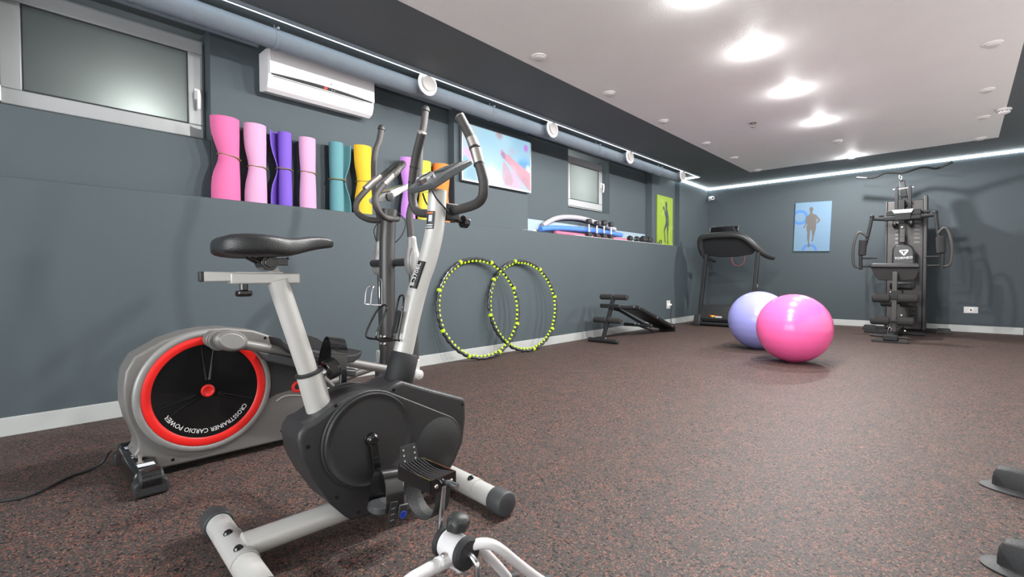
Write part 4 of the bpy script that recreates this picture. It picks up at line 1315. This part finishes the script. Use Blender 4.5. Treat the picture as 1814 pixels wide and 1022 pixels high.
# ================================================================ treadmill
tm = thing('treadmill', 'black treadmill in the far corner, its motor end facing the room', 'treadmill', (.8, 8.3, 0))
MB().span((.42, 7.78, .055), (1.16, 9.10, .13)).build('deck', BLACKP, tm, bevel=.01, **W_)
MB().span((.50, 8.02, .13), (1.08, 9.09, .136)).build('belt', BLACKR, tm, **W_)
for xx in (.455, 1.125):
    MB().span((xx - .04, 7.98, .128), (xx + .04, 9.10, .15)).build('side_rail', DKGREY, tm, bevel=.006, **W_)
hd = []
for (yy, zt) in [(7.715, .26), (7.74, .318), (7.80, .338), (7.95, .325), (8.06, .25), (8.10, .17)]:
    hd.append([(.425, yy, .105), (1.155, yy, .105), (1.155, yy, zt - .03), (1.12, yy, zt), (.46, yy, zt), (.425, yy, zt - .03)])
mh = MB().rings(hd).build('motor_hood', BLACKP, tm, bevel=.01, **W_)
for a, b, z0, z1, m_ in ((.575, .60, .155, .178, REDINK), (.60, .65, .145, .172, YELLOWINK), (.65, .70, .160, .172, REDINK), (.66, .76, .138, .162, LABEL)):
    MB().span((a, 7.7135, z0), (b, 7.7155, z1)).build('warning_sticker', m_, mh, **W_)
MB().tube([(.42, 7.70, .04), (1.18, 7.70, .04)], .026, 14).build('front_bar', GYMF, tm, **W_)
MB().tube([(.42, 7.712, .088), (1.18, 7.712, .088)], .020, 12).build('front_bar', BLACKG, tm, **W_)
for xx in (.395, 1.185):
    ft = MB().prism([(xx - .05, 7.64, 0), (xx - .05, 7.63, .05), (xx - .05, 7.66, .16), (xx - .05, 7.70, .185), (xx - .05, 7.80, .17), (xx - .05, 7.95, .08), (xx - .05, 7.98, 0)], (.10, 0, 0)).build('foot_box', BLACKP, tm, bevel=.012, seg=3, **W_)
    MB().lathe([(.030, -.012), (.034, 0), (.030, .012)], (xx + (.055 if xx < .8 else -.055), 7.68, .06), (1, 0, 0), 18).build('transport_wheel', GYMF, ft, **W_)
    xt_ = xx + (.035 if xx < .8 else .02)
    b0, b1 = Vector((xx + .01, 7.73, .12)), Vector((xt_, 7.95, 1.14))
    MB().rings([[(q.x + a, q.y + c, q.z) for a, c in ((-.026, -.035), (.026, -.035), (.026, .035), (-.026, .035))] for q in (b0, b1)]).build('upright', GYMF, tm, bevel=.008, seg=3, **W_)
MB().ball((1.225, 7.86, .63), (.012, .02, .035), 10, 8).build('upright_button', STEEL, tm, **W_)
rim_pts = [(.345, 8.02, 1.13), (.335, 7.97, 1.22), (.335, 7.93, 1.33), (.365, 7.90, 1.40), (.44, 7.885, 1.425), (.60, 7.875, 1.432), (.80, 7.875, 1.430), (.95, 7.885, 1.41), (1.06, 7.91, 1.35), (1.15, 7.95, 1.25), (1.23, 8.02, 1.15), (1.30, 8.12, 1.085), (1.34, 8.24, 1.065)]
co = MB().tube(rim_pts, [.035, .045, .050, .05, .05, .05, .05, .05, .05, .048, .044, .04, .036], 16, smooth=3, up=(0, 1, 0)).build('console_hood', BLACKP, tm, **W_)
und = [(.345, 1.34), (.40, 1.395), (.95, 1.385), (1.06, 1.31), (1.16, 1.19), (1.10, 1.12), (.86, 1.088), (.60, 1.092), (.44, 1.115), (.36, 1.17)]
MB().prism([(x_, 7.93 + (1.40 - z_) * .35, z_) for x_, z_ in und], (0, .05, .01)).build('console_back', VINYL, co, bevel=.01, **W_)
MB().prism([(.40, 7.93, 1.45), (.95, 7.93, 1.43), (1.08, 8.16, 1.20), (.36, 8.16, 1.22)], (0, .02, .015)).build('control_panel', BLACKG, co, bevel=.006, **W_)
ds = MB().prism([(.455, 7.97, 1.455), (.925, 7.97, 1.445), (.905, 8.00, 1.572), (.485, 8.00, 1.585)], (0, .035, -.004)).build('display_housing', BLACKG, co, bevel=.012, seg=3, **W_)
for a in (.465, .90):
    MB().prism([(a, 7.969, 1.50), (a + .02, 7.969, 1.50), (a + .016, 7.995, 1.575), (a + .004, 7.995, 1.575)], (0, -.004, 0)).build('display_trim', STEEL, ds, **W_)
MB().tube([(.365, 7.98, 1.13), (.375, 8.10, 1.085), (.40, 8.30, 1.06), (.42, 8.36, 1.04)], [.04, .036, .034, .03], 14, smooth=3).build('handrail', BLACKP, tm, **W_)
MB().tube([(.80, 8.05, 1.10), (.79, 8.06, 1.04), (.82, 8.08, .97), (.90, 8.08, .95), (.97, 8.07, 1.0), (.99, 8.05, 1.10)], .004, 6, smooth=4).build('safety_cord', mat('dull_red_cord', '#a84752', .6), tm, **W_)

# ================================================================ multi gym
gy = thing('multi_gym', 'black multi gym station with lat bar and weight tower at the back wall', 'multi gym', (2.88, 8.2, 0))
MB().span((2.44, 8.73, .012), (3.37, 8.79, .055)).build('base_bar', GYMF, gy, bevel=.004, **W_)
for xx in (2.50, 3.31):
    MB().prism([(xx - .09, 8.715, 0), (xx + .09, 8.715, 0), (xx + .06, 8.715, .065), (xx - .06, 8.715, .065)], (0, .09, 0)).build('base_pad', BLACKR, gy, bevel=.006, **W_)
MB().span((2.50, 8.18, .006), (3.14, 8.235, .045)).build('base_bar', GYMF, gy, bevel=.004, **W_)
MB().span((2.845, 7.14, .045), (2.905, 8.75, .095)).build('spine', GYMF, gy, bevel=.004, **W_)
MB().span((2.70, 7.12, .0), (3.04, 7.19, .028)).build('front_foot', BLACKR, gy, bevel=.006, **W_)
MB().tube([(2.685, 7.14, .075), (3.055, 7.14, .06)], .014, 12).build('foot_rod', GYMF, gy, **W_)
MB().span((2.81, 7.10, .028), (2.945, 7.20, .088)).build('foot_block', GYMF, gy, bevel=.008, **W_)
# weight tower
tw = MB().span((2.712, 8.50, .055), (3.095, 8.74, 1.80)).build('weight_tower', GYMS, gy, bevel=.006, **W_)
MB().span((3.095, 8.47, .05), (3.135, 8.75, 1.85)).build('tower_side', VINYL, tw, bevel=.006, **W_)
MB().span((2.690, 8.49, .05), (2.712, 8.75, 1.81)).build('tower_side', VINYL, tw, bevel=.004, **W_)
for i in range(6):
    for x0 in (3.0, 2.80):
        z = 1.50 - i * .055
        MB().span((x0, 8.4975, z), (x0 + .065, 8.4995, z + .009)).span((x0, 8.4975, z + .016), (x0 + .045, 8.4995, z + .021)).build('exercise_chart', GREYINK, tw, **W_)
MB().span((2.72, 8.4985, 1.18), (3.09, 8.4998, 1.20)).build('tower_seam', VINYL, tw, **W_)
for xx in (2.80, 2.97):
    MB().lathe([(.030, -.02), (.044, -.018), (.036, -.004), (.036, .004), (.044, .018), (.030, .02)], (xx, 8.40, 1.475), (1, 0, .15), 20).build('pulley', BLACKR, gy, **W_)
    MB().span((xx - .028, 8.39, 1.46), (xx + .028, 8.52, 1.49)).build('pulley_bracket', GYMF, gy, bevel=.003, **W_)
MB().span((2.845, 8.36, 1.14), (2.905, 8.42, 1.80)).build('seat_column', GYMF, gy, bevel=.004, **W_)
MB().span((2.86, 8.325, 1.23), (2.915, 8.36, 1.48)).build('column_plate', GYMS, gy, bevel=.003, **W_)
MB().lathe([(.016, 0), (.022, .006), (.018, .026), (0, .03)], (2.887, 8.325, 1.43), (0, -1, .3), 16).build('spring_knob', STEEL, gy, **W_)
MB().span((2.875, 8.318, 1.30), (2.90, 8.327, 1.375)).build('column_slot', VINYL, gy, **W_)
# mast and lat bar
for xx in (2.815, 2.955):
    MB().span((xx - .019, 8.40, 1.66), (xx + .019, 8.46, 1.985)).build('mast_rail', GYMF, gy, bevel=.004, **W_)
for zz in (1.735, 1.86):
    MB().tube([(2.815, 8.42, zz), (2.955, 8.42, zz)], .007, 8).build('mast_rung', GYMF, gy, **W_)
MB().cyl((2.775, 8.43, 1.955), (2.995, 8.43, 1.965), .009, 10).build('mast_bolt', STEEL, gy, **W_)
MB().rings([[(q[0] + a, q[1] + c, q[2]) for a, c in ((-.033, -.03), (.033, -.03), (.033, .03), (-.033, .03))] for q in ((2.915, 8.50, 1.72), (2.858, 8.56, 2.085))]).build('top_boom', VINYL, gy, bevel=.006, **W_)
MB().lathe([(.022, -.012), (.034, -.012), (.034, .012), (.022, .012)], (2.853, 8.55, 2.085), (1, 0, 0), 16).build('pulley', BLACKR, gy, **W_)
MB().tube([(2.846, 8.51, 2.160), (2.836, 8.51, 2.140), (2.837, 8.51, 2.104), (2.850, 8.51, 2.089), (2.861, 8.51, 2.110), (2.858, 8.51, 2.145)], .005, 8, closed=True, smooth=3).build('carabiner', CHROME, gy, **W_)
lat = [(2.356, 2.1945), (2.474, 2.1709), (2.551, 2.1637), (2.5972, 2.176), (2.6588, 2.2048), (2.7101, 2.2089), (2.8333, 2.1822), (2.8846, 2.1822), (2.9975, 2.212), (3.0694, 2.2274), (3.131, 2.2171), (3.1977, 2.1914), (3.2542, 2.1997), (3.3722, 2.25)]
lb_ = MB().tube([(x_, 8.52, z_) for x_, z_ in lat], .0125, 12, smooth=3).build('lat_bar', mat('lat_bar_black', '#111112', .75, spec=.15), gy, **W_)
for a, b in (((2.3529, 2.195), (2.474, 2.1709)), ((3.2542, 2.1997), (3.3753, 2.2515))):
    MB().tube([(a[0], 8.52, a[1]), (b[0], 8.52, b[1])], .0165, 12).build('bar_grip', BLACKR, lb_, **W_)
MB().prism([(2.782, 8.515, 2.1812), (2.8436, 8.515, 2.1504), (2.8692, 8.515, 2.1504), (2.936, 8.515, 2.1863)], (0, .012, 0)).build('bar_eye', GYMF, lb_, **W_)
# press arm assembly
MB().tube([(2.57, 8.10, 1.548), (2.72, 8.12, 1.530), (3.08, 8.12, 1.540), (3.235, 8.10, 1.545)], .024, 16).build('press_beam', GYMF, gy, **W_)
MB().span((2.705, 8.09, 1.505), (3.095, 8.16, 1.565)).build('beam_sleeve', GYMF, gy, bevel=.015, seg=3, **W_)
MB().span((2.735, 8.11, 1.57), (3.085, 8.30, 1.635)).build('beam_bracket', GYMF, gy, bevel=.004, **W_)
bd = MB().span((2.825, 8.075, 1.505), (2.99, 8.13, 1.60)).build('badge_block', GYMF, gy, bevel=.006, **W_)
bg = MB().prism([(2.795, 8.072, 1.640), (3.015, 8.072, 1.640), (2.995, 8.068, 1.595), (2.82, 8.068, 1.595)], (0, .012, 0)).build('badge', mat('badge_silver', '#c4c6c6', .4), bd, **W_)
lettering('lettering', 'PRIDE PRO', .021, VINYL, bg, (2.907, 8.0675, 1.609), (1, 0, 0), (0, .08, 1), .0006, width=.135, world=True)
MB().tube([(2.70, 8.20, 1.585), (2.66, 8.20, 1.59), (2.645, 8.20, 1.565)], .018, 10).build('cam_lever', GYMF, gy, **W_)
MB().cyl((3.09, 8.22, 1.60), (3.17, 8.22, 1.605), .020, 12).build('cam_lever', GYMF, gy, **W_)
for xx, sg, x2 in ((2.585, -1, 2.477), (3.228, 1, 3.302)):
    A, B_ = Vector((xx, 8.09, 1.575)), Vector((x2, 8.02, .862))
    el = A.lerp(B_, .60)
    el.x += sg * .012
    ar = MB().tube([A, A.lerp(B_, .3), el, Vector((x2, 8.02, 1.08)), B_], .021, 16, smooth=3).build('press_arm', GYMF, gy, **W_)
    MB().ball(A, .026, 12, 8).build('arm_cap', GYMF, ar, **W_)
    f0, f1 = Vector((x2 + sg * -.012, 8.02, 1.055)), Vector((x2 + sg * -.022, 8.022, 1.265))
    MB().lathe([(.030, 0), (.045, .008), (.045, (f1 - f0).length - .008), (.030, (f1 - f0).length)], f0, f1 - f0, 18).build('arm_foam', FOAM, ar, **W_)
    MB().tube([(xx + (x2 - xx) * .45, 8.03, 1.31), (x2 + sg * .005, 8.01, 1.365), (x2 + sg * .045, 8.0, 1.34), (x2 + sg * .075, 7.99, 1.22), (x2 + sg * .085, 7.99, 1.10), (x2 + sg * .08, 7.99, .97), (x2 + sg * .06, 8.0, .905), (x2, 8.02, .895)], .0155, 12, smooth=3).build('outer_handle', GRIP, ar, **W_)
    xi = 2.65 if sg < 0 else 3.14
    MB().cyl((x2, 8.03, 1.015), (xi, 8.05, 1.018), .012, 10).build('arm_peg', GYMF, ar, **W_)
    MB().cyl((x2, 8.03, .905), (xi + .02 * sg, 8.05, .905), .013, 10).build('arm_peg', GYMF, ar, **W_)
# back pad with logo
bp2 = [(2.785, .76), (2.79, 1.12), (2.80, 1.155), (2.835, 1.195), (2.965, 1.192), (3.005, 1.155), (3.022, 1.11), (3.035, .76)]
pd_ = MB().prism([(x_, 8.235, z_) for x_, z_ in bp2], (0, .07, 0)).build('back_pad', VINYL, gy, bevel=.02, seg=3, **W_)
lettering('lettering', 'TORNEO', .030, WHITEINK, pd_, (2.912, 8.2345, 1.003), (1, 0, .06), (-.06, 0, 1), .0008, width=.185, world=True)
tri = [(2.868, 1.120), (2.957, 1.124), (2.962, 1.108), (2.930, 1.058), (2.916, 1.046), (2.902, 1.056), (2.866, 1.104)]
MB().prism([(x_, 8.234, z_) for x_, z_ in tri], (0, .0008, 0)).build('logo', WHITEINK, pd_, smooth=False, **W_)
MB().prism([(2.885, 8.2332, 1.108), (2.942, 8.2332, 1.111), (2.942, 8.2332, 1.099), (2.885, 8.2332, 1.096)], (0, .0006, 0)).prism([(2.906, 8.2332, 1.10), (2.922, 8.2332, 1.10), (2.919, 8.2332, 1.066), (2.909, 8.2332, 1.066)], (0, .0006, 0)).build('logo_letter', VINYL, pd_, smooth=False, **W_)
# curl pad on its post
top = [(2.628, .885), (2.632, .918), (2.645, .938), (3.098, .930), (3.112, .912), (3.116, .872)]
MB().prism([(x_, 7.52, z_) for x_, z_ in top], (0, .09, 0)).build('curl_pad_top', VINYL, gy, bevel=.014, seg=3, **W_)
low = [(2.635, .890), (3.110, .880), (3.090, .775), (3.060, .727), (2.97, .718), (2.72, .722), (2.688, .765)]
MB().prism([(x_, 7.545 + (.89 - z_) * .25, z_) for x_, z_ in low], (0, .045, .01)).build('curl_pad', FOAM, gy, bevel=.012, seg=3, **W_)
MB().prism([(2.852, 7.47, .10), (2.902, 7.47, .10), (2.908, 7.47, .83), (2.862, 7.47, .83)], (0, .05, 0)).build('front_post', GYMS, gy, bevel=.003, **W_)
MB().span((2.80, 7.84, .60), (3.045, 8.20, .70)).build('seat_pad', VINYL, gy, bevel=.035, seg=4, **W_)
MB().span((2.86, 7.60, .52), (2.905, 8.40, .585)).build('seat_arm', GYMF, gy, bevel=.004, **W_)
for yy, zz, x0, x1, rr in ((7.44, .510, 2.665, 3.11, .056), (7.40, .235, 2.655, 3.075, .052), (7.75, .44, 2.72, 3.06, .050)):
    MB().cyl((x0 - .005, yy + .02, zz), (x1 + .005, yy + .02, zz - .006), .014, 10).build('roller_axle', GYMF, gy, **W_)
    for a, b in ((x0, 2.845), (2.915, x1)):
        MB().lathe([(rr * .7, 0), (rr, .012), (rr, b - a - .012), (rr * .7, b - a)], (a, yy + .02, zz), (1, 0, -.01), 18).build('foam_roller', FOAM, gy, **W_)
MB().span((2.835, 7.455, .52), (2.955, 7.51, .60)).build('axle_bracket', GYMF, gy, bevel=.003, **W_)
for p in [(2.845, 7.462, .585), (2.935, 7.462, .55), (2.95, 7.50, .30), (2.99, 7.44, .12)]:
    MB().lathe([(.012, 0), (.010, .006), (0, .009)], p, (0, -1, .1), 10).build('bolt', STEEL, gy, **W_)
for i in range(5):
    MB().span((2.96, 8.42, .16 + i * .05), (3.04, 8.49, .195 + i * .05)).build('weight_plate', BLACKR, gy, bevel=.004, **W_)
MB().tube([(2.848, 7.435, .155), (2.834, 7.43, .14), (2.826, 7.43, .085), (2.840, 7.43, .062), (2.856, 7.43, .085), (2.858, 7.43, .14)], .005, 8, closed=True, smooth=3).build('carabiner', CHROME, gy, **W_)

# ================================================================ feet of a machine at the right edge
rm = thing('exercise_machine', 'black machine whose two stabiliser feet enter at the right edge', 'exercise machine', (3.86, 2.17, 0))
for (p0, p1) in (((3.578, 2.520, .044), (4.16, 2.34, .044)), ((3.565, 1.835, .046), (4.16, 1.65, .046))):
    p0, p1 = Vector(p0), Vector(p1)
    dv = (p1 - p0).normalized()
    o = MB().tube([p0 + dv * .06, p1], .033, 18).build('stabiliser', BLACKG, rm, world=True)
    sv = Vector((-dv.y, dv.x, 0))
    for q, d_ in ((p0, dv), (p1, -dv)):
        F_ = lambda a, b, z: q + d_ * a + sv * b + Vector((0, 0, z - q.z))
        sec = lambda a, wd, h: [F_(a, -wd, .006), F_(a, -wd * .95, h * .62), F_(a, -wd * .62, h * .92), F_(a, 0, h), F_(a, wd * .62, h * .92), F_(a, wd * .95, h * .62), F_(a, wd, .006)]
        MB().rings([sec(.0, .030, .058), sec(.012, .038, .082), sec(.05, .040, .088), sec(.12, .039, .084)]).build('foot_cap', BLACKR, o, bevel=.005, world=True)
        fl = []
        for k in range(28):
            a = 2 * pi * k / 28
            fl.append((.055 + .095 * cos(a), .062 * math.copysign(abs(sin(a)) ** .8, sin(a))))
        MB().rings([[F_(a, b, 0) for a, b in fl], [F_(a, b, .005) for a, b in fl], [F_(.055 + (a - .055) * .75, b * .72, .016) for a, b in fl]]).build('foot_flange', BLACKR, o, world=True)
MB().tube([(3.87, 2.43, .06), (3.87, 2.0, .075), (3.87, 1.745, .06)], .03, 16).build('main_beam', BLACKG, rm, world=True)

# ================================================================ rolled mats on the ledge
BAND = mat('elastic_band', '#6d6433', .7, bump=.4, bscale=300, var=.25, vscale=120)


def mat_roll(label, colour, y0, y1, z1, side, R, band_z, x=-.070, tilt=0., front=True):
    """side: +1 loose end towards +y, -1 towards -y"""
    m_ = mat('mat_' + colour.strip('#'), colour, .75, bump=.3, bscale=260, var=.04)
    cy = (y0 + R) if side > 0 else (y1 - R)
    t = thing('rolled_mat', label, 'mat', (x, cy, LZ), 0, 'rolled exercise mats on the ledge')
    ext = (y1 - y0) - 2 * R
    zs = [0, .03, .08, .14, .19, .225, .25, .275, .31, .36, .42, .47, .50, 1]
    H = z1 - LZ
    zs = [H * q / .53 if q < 1 else H for q in zs]
    rs = []
    for z in zs:
        pinch = 1 - math.exp(-((z - band_z) / .10) ** 2)
        outer, inner = [], []
        turns = 3.25
        n = 78
        for k in range(n + 1):
            u = k / n
            a = 2 * pi * turns * u
            rr = .016 + (R - .016) * u ** .9
            tail = max(0, (u - .885) / .115)
            rr += ext * (tail ** 1.6) * (.12 + .88 * pinch)
            rr *= 1 - .06 * (1 - pinch)
            aa = a - 2 * pi * turns + (pi * .5)
            aa = aa if front else pi - aa
            # end of the sheet points to side*y, slightly to the front
            px_, py_ = cos(aa) * rr, sin(aa) * rr
            dx_ = (R * .75) * tail * (1 if side else 0)
            px_ = px_ + dx_ * .25
            outer.append((px_ * .86, py_, z))
            ri = rr - .006
            inner.append(((cos(aa) * ri + dx_ * .25) * .86, sin(aa) * ri, z))
        ring = outer + inner[::-1]
        if side < 0:
            ring = [(p[0], -p[1], p[2]) for p in ring]
        rs.append(ring)
    mb = MB().rings(rs)
    # plain plug so that the roll is closed to light
    o = mb.build('mat_sheet', m_, t, sharp=50)
    b = []
    for k in range(36):
        a = 2 * pi * k / 36
        sy = sin(a)
        e = ext * (.16 + .88 * (1 - math.exp(-(tilt * R * .8 / .10) ** 2))) * abs(sy) if sy * side > 0 else 0
        b.append((cos(a) * (R * .962) * .86, sy * (R * .962) + math.copysign(e, sy), band_z + tilt * sy * R * .8 + .0015 * sin(5 * a)))
    MB().tube(b, .0045, 6, closed=True).build('elastic_band', BAND, t)
    return t


mat_roll('large hot pink rolled mat at the left end of the row on the ledge', '#cd6093', .984, 1.166, 1.825, -1, .068, .285, tilt=-.25)
mat_roll('pale pink rolled mat standing between the hot pink and the purple one', '#c392b4', 1.182, 1.335, 1.823, -1, .063, .245, tilt=-.08)
mat_roll('purple rolled mat with its loose end showing on the left side', '#6b4bb2', 1.352, 1.508, 1.814, -1, .054, .262, tilt=-.05, front=False)
mat_roll('pale pink slim rolled mat standing between the purple and the teal one', '#c392b4', 1.552, 1.684, 1.805, -1, .063, .262, tilt=-.10)
mat_roll('teal rolled mat with its loose end on the right', '#50838a', 1.783, 1.962, 1.819, 1, .064, .245, tilt=0, front=False)
mat_roll('golden yellow rolled mat beside the teal one', '#d3a51b', 1.986, 2.150, 1.833, -1, .070, .262, tilt=.1)
mat_roll('lilac rolled mat half hidden behind the handlebar of the exercise bike', '#a872c2', 2.42, 2.575, 1.815, -1, .064, .255)
mat_roll('lemon yellow rolled mat behind the console, between lilac and orange', '#c0b434', 2.595, 2.750, 1.815, -1, .066, .250)
mat_roll('orange rolled mat at the right end of the row on the ledge', '#dc7329', 2.775, 2.955, 1.821, 1, .080, .25)

# ================================================================ things on the far ledge
t = thing('foam_board', 'long light blue board lying along the far ledge against the wall', 'board', (-.135, 5.5, LZ))
MB().prism([(-.194, 4.22, LZ), (-.194, 7.06, LZ), (-.199, 7.06, LZ + .160), (-.199, 4.21, LZ + .165)], (.004, 0, 0)).build('board', mat('pale_blue_board', '#95a7b4', .6, var=.03), t, bevel=.002, **W_)
t = thing('shelf_strip', 'thin white strip under the dumbbells at the edge of the far ledge', 'strip', (-.02, 6.0, LZ))
MB().span((-.03, 4.9, LZ), (.002, 7.30, LZ + .005)).build('strip', PVC, t, **W_)
FW = mat('noodle_white', '#a8a5ab', .75, bump=.25, bscale=160, var=.05)
FB = mat('noodle_blue', '#4f7fd6', .75, bump=.25, bscale=160, var=.05)
FP = mat('noodle_pink', '#e06a86', .75, bump=.25, bscale=160, var=.05)


def noodle(label, pts, r_, m_):
    t = thing('foam_noodle', label, 'noodle', pts[len(pts) // 2], 0, 'foam noodles on the far ledge')
    MB().tube(pts, r_, 16, smooth=5).build('foam_tube', m_, t, **W_)
    e = Vector(pts[-1])
    d_ = (e - Vector(pts[-2])).normalized()
    MB().lathe([(r_ * .35, 0), (r_ * .35, .0008), (0, .0008)], e, d_, 12).build('bore', DKGREY, t, **W_)


noodle('white foam noodle arching over the blue one on the far ledge', [(-.158, 4.46, 1.385), (-.160, 4.58, 1.445), (-.161, 4.74, 1.500), (-.161, 4.96, 1.533), (-.161, 5.26, 1.543), (-.161, 5.57, 1.518), (-.161, 5.87, 1.482), (-.161, 6.09, 1.457)], .031, FW)
noodle('blue foam noodle between the white and the pink one', [(-.098, 4.35, 1.338), (-.108, 4.55, 1.362), (-.116, 4.86, 1.382), (-.118, 5.36, 1.394), (-.118, 5.86, 1.390), (-.118, 6.20, 1.380)], .031, FB)
noodle('pink foam noodle lying lowest at the ledge edge', [(-.106, 4.64, 1.315), (-.108, 5.0, 1.314), (-.112, 5.5, 1.314), (-.112, 5.9, 1.314), (-.112, 6.35, 1.314)], .023, FP)
HANDLE = mat('dumbbell_chrome', '#c9cbcc', .25, metal=.9, bump=.5, bscale=500)


def dumbbell(label, c, ax, R, hl, hh, rh=.013, group=None):
    c, ax = Vector(c), Vector(ax).normalized()
    t = thing('dumbbell', label, 'dumbbell', c, 0, group)
    MB().cyl(c - ax * (hl / 2 + .004), c + ax * (hl / 2 + .004), rh, 14).build('handle', HANDLE, t, **W_)
    for sg in (1, -1):
        MB().lathe([(R * .72, 0), (R, hh * .16), (R, hh * .84), (R * .72, hh)], c + ax * sg * hl / 2, ax * sg, 6).build('hex_head', BLACKR, t, bevel=.003, **W_)


G1 = 'dumbbells standing on end on the far ledge'
for (yy, R, hh, hl, lab) in ((5.27, .046, .062, .105, 'leftmost of the four hex dumbbells standing on end'), (5.45, .042, .055, .105, 'second from left of the four hex dumbbells standing on end, a slim one'), (5.63, .047, .068, .105, 'third from left of the four hex dumbbells standing on end, the tallest'), (5.80, .043, .062, .105, 'rightmost of the four hex dumbbells standing on end')):
    dumbbell(lab, (-.002 - R - .001, yy, LZ + .006 + hh + hl / 2), (0, 0, 1), R, hl, hh, group=G1)
G2 = 'dumbbells lying on the far ledge'
dumbbell('smaller hex dumbbell lying on the far ledge, left of the bigger one', (-.052, 6.43, LZ + .046), (.12, 1, 0), .044, .10, .065, group=G2)
dumbbell('bigger black hex dumbbell lying next to the green poster', (-.060, 6.84, LZ + .056), (.05, 1, 0), .054, .07, .095, group=G2)
t = thing('hand_grip', 'small black ring grip lying at the foot of the green poster', 'grip', (-.02, 7.19, LZ + .006))
MB().tube([(-.02 + .0 * k, 7.24 + .035 * cos(a), LZ + .036 + .030 * sin(a)) for k, a in [(k, 2 * pi * k / 20) for k in range(20)]], .007, 8, closed=True).build('ring', BLACKR, t, **W_)
MB().tube([(-.02, 7.205, LZ + .02), (-.02, 7.12, LZ + .012)], .007, 8).build('stub', BLACKR, t, **W_)
t = thing('paper_note', 'small white folded paper at the ledge edge left of the blue board', 'paper', (-.02, 4.05, LZ))
MB().prism([(-.06, 3.96, LZ + .001), (.0, 3.94, LZ + .001), (.002, 4.10, LZ + .016), (-.06, 4.12, LZ + .02)], (0, 0, .002)).prism([(-.03, 4.10, LZ + .001), (.0, 4.09, LZ + .001), (0, 4.17, LZ + .002), (-.03, 4.17, LZ + .03)], (0, 0, .002)).build('sheet', PVC, t, smooth=False, **W_)
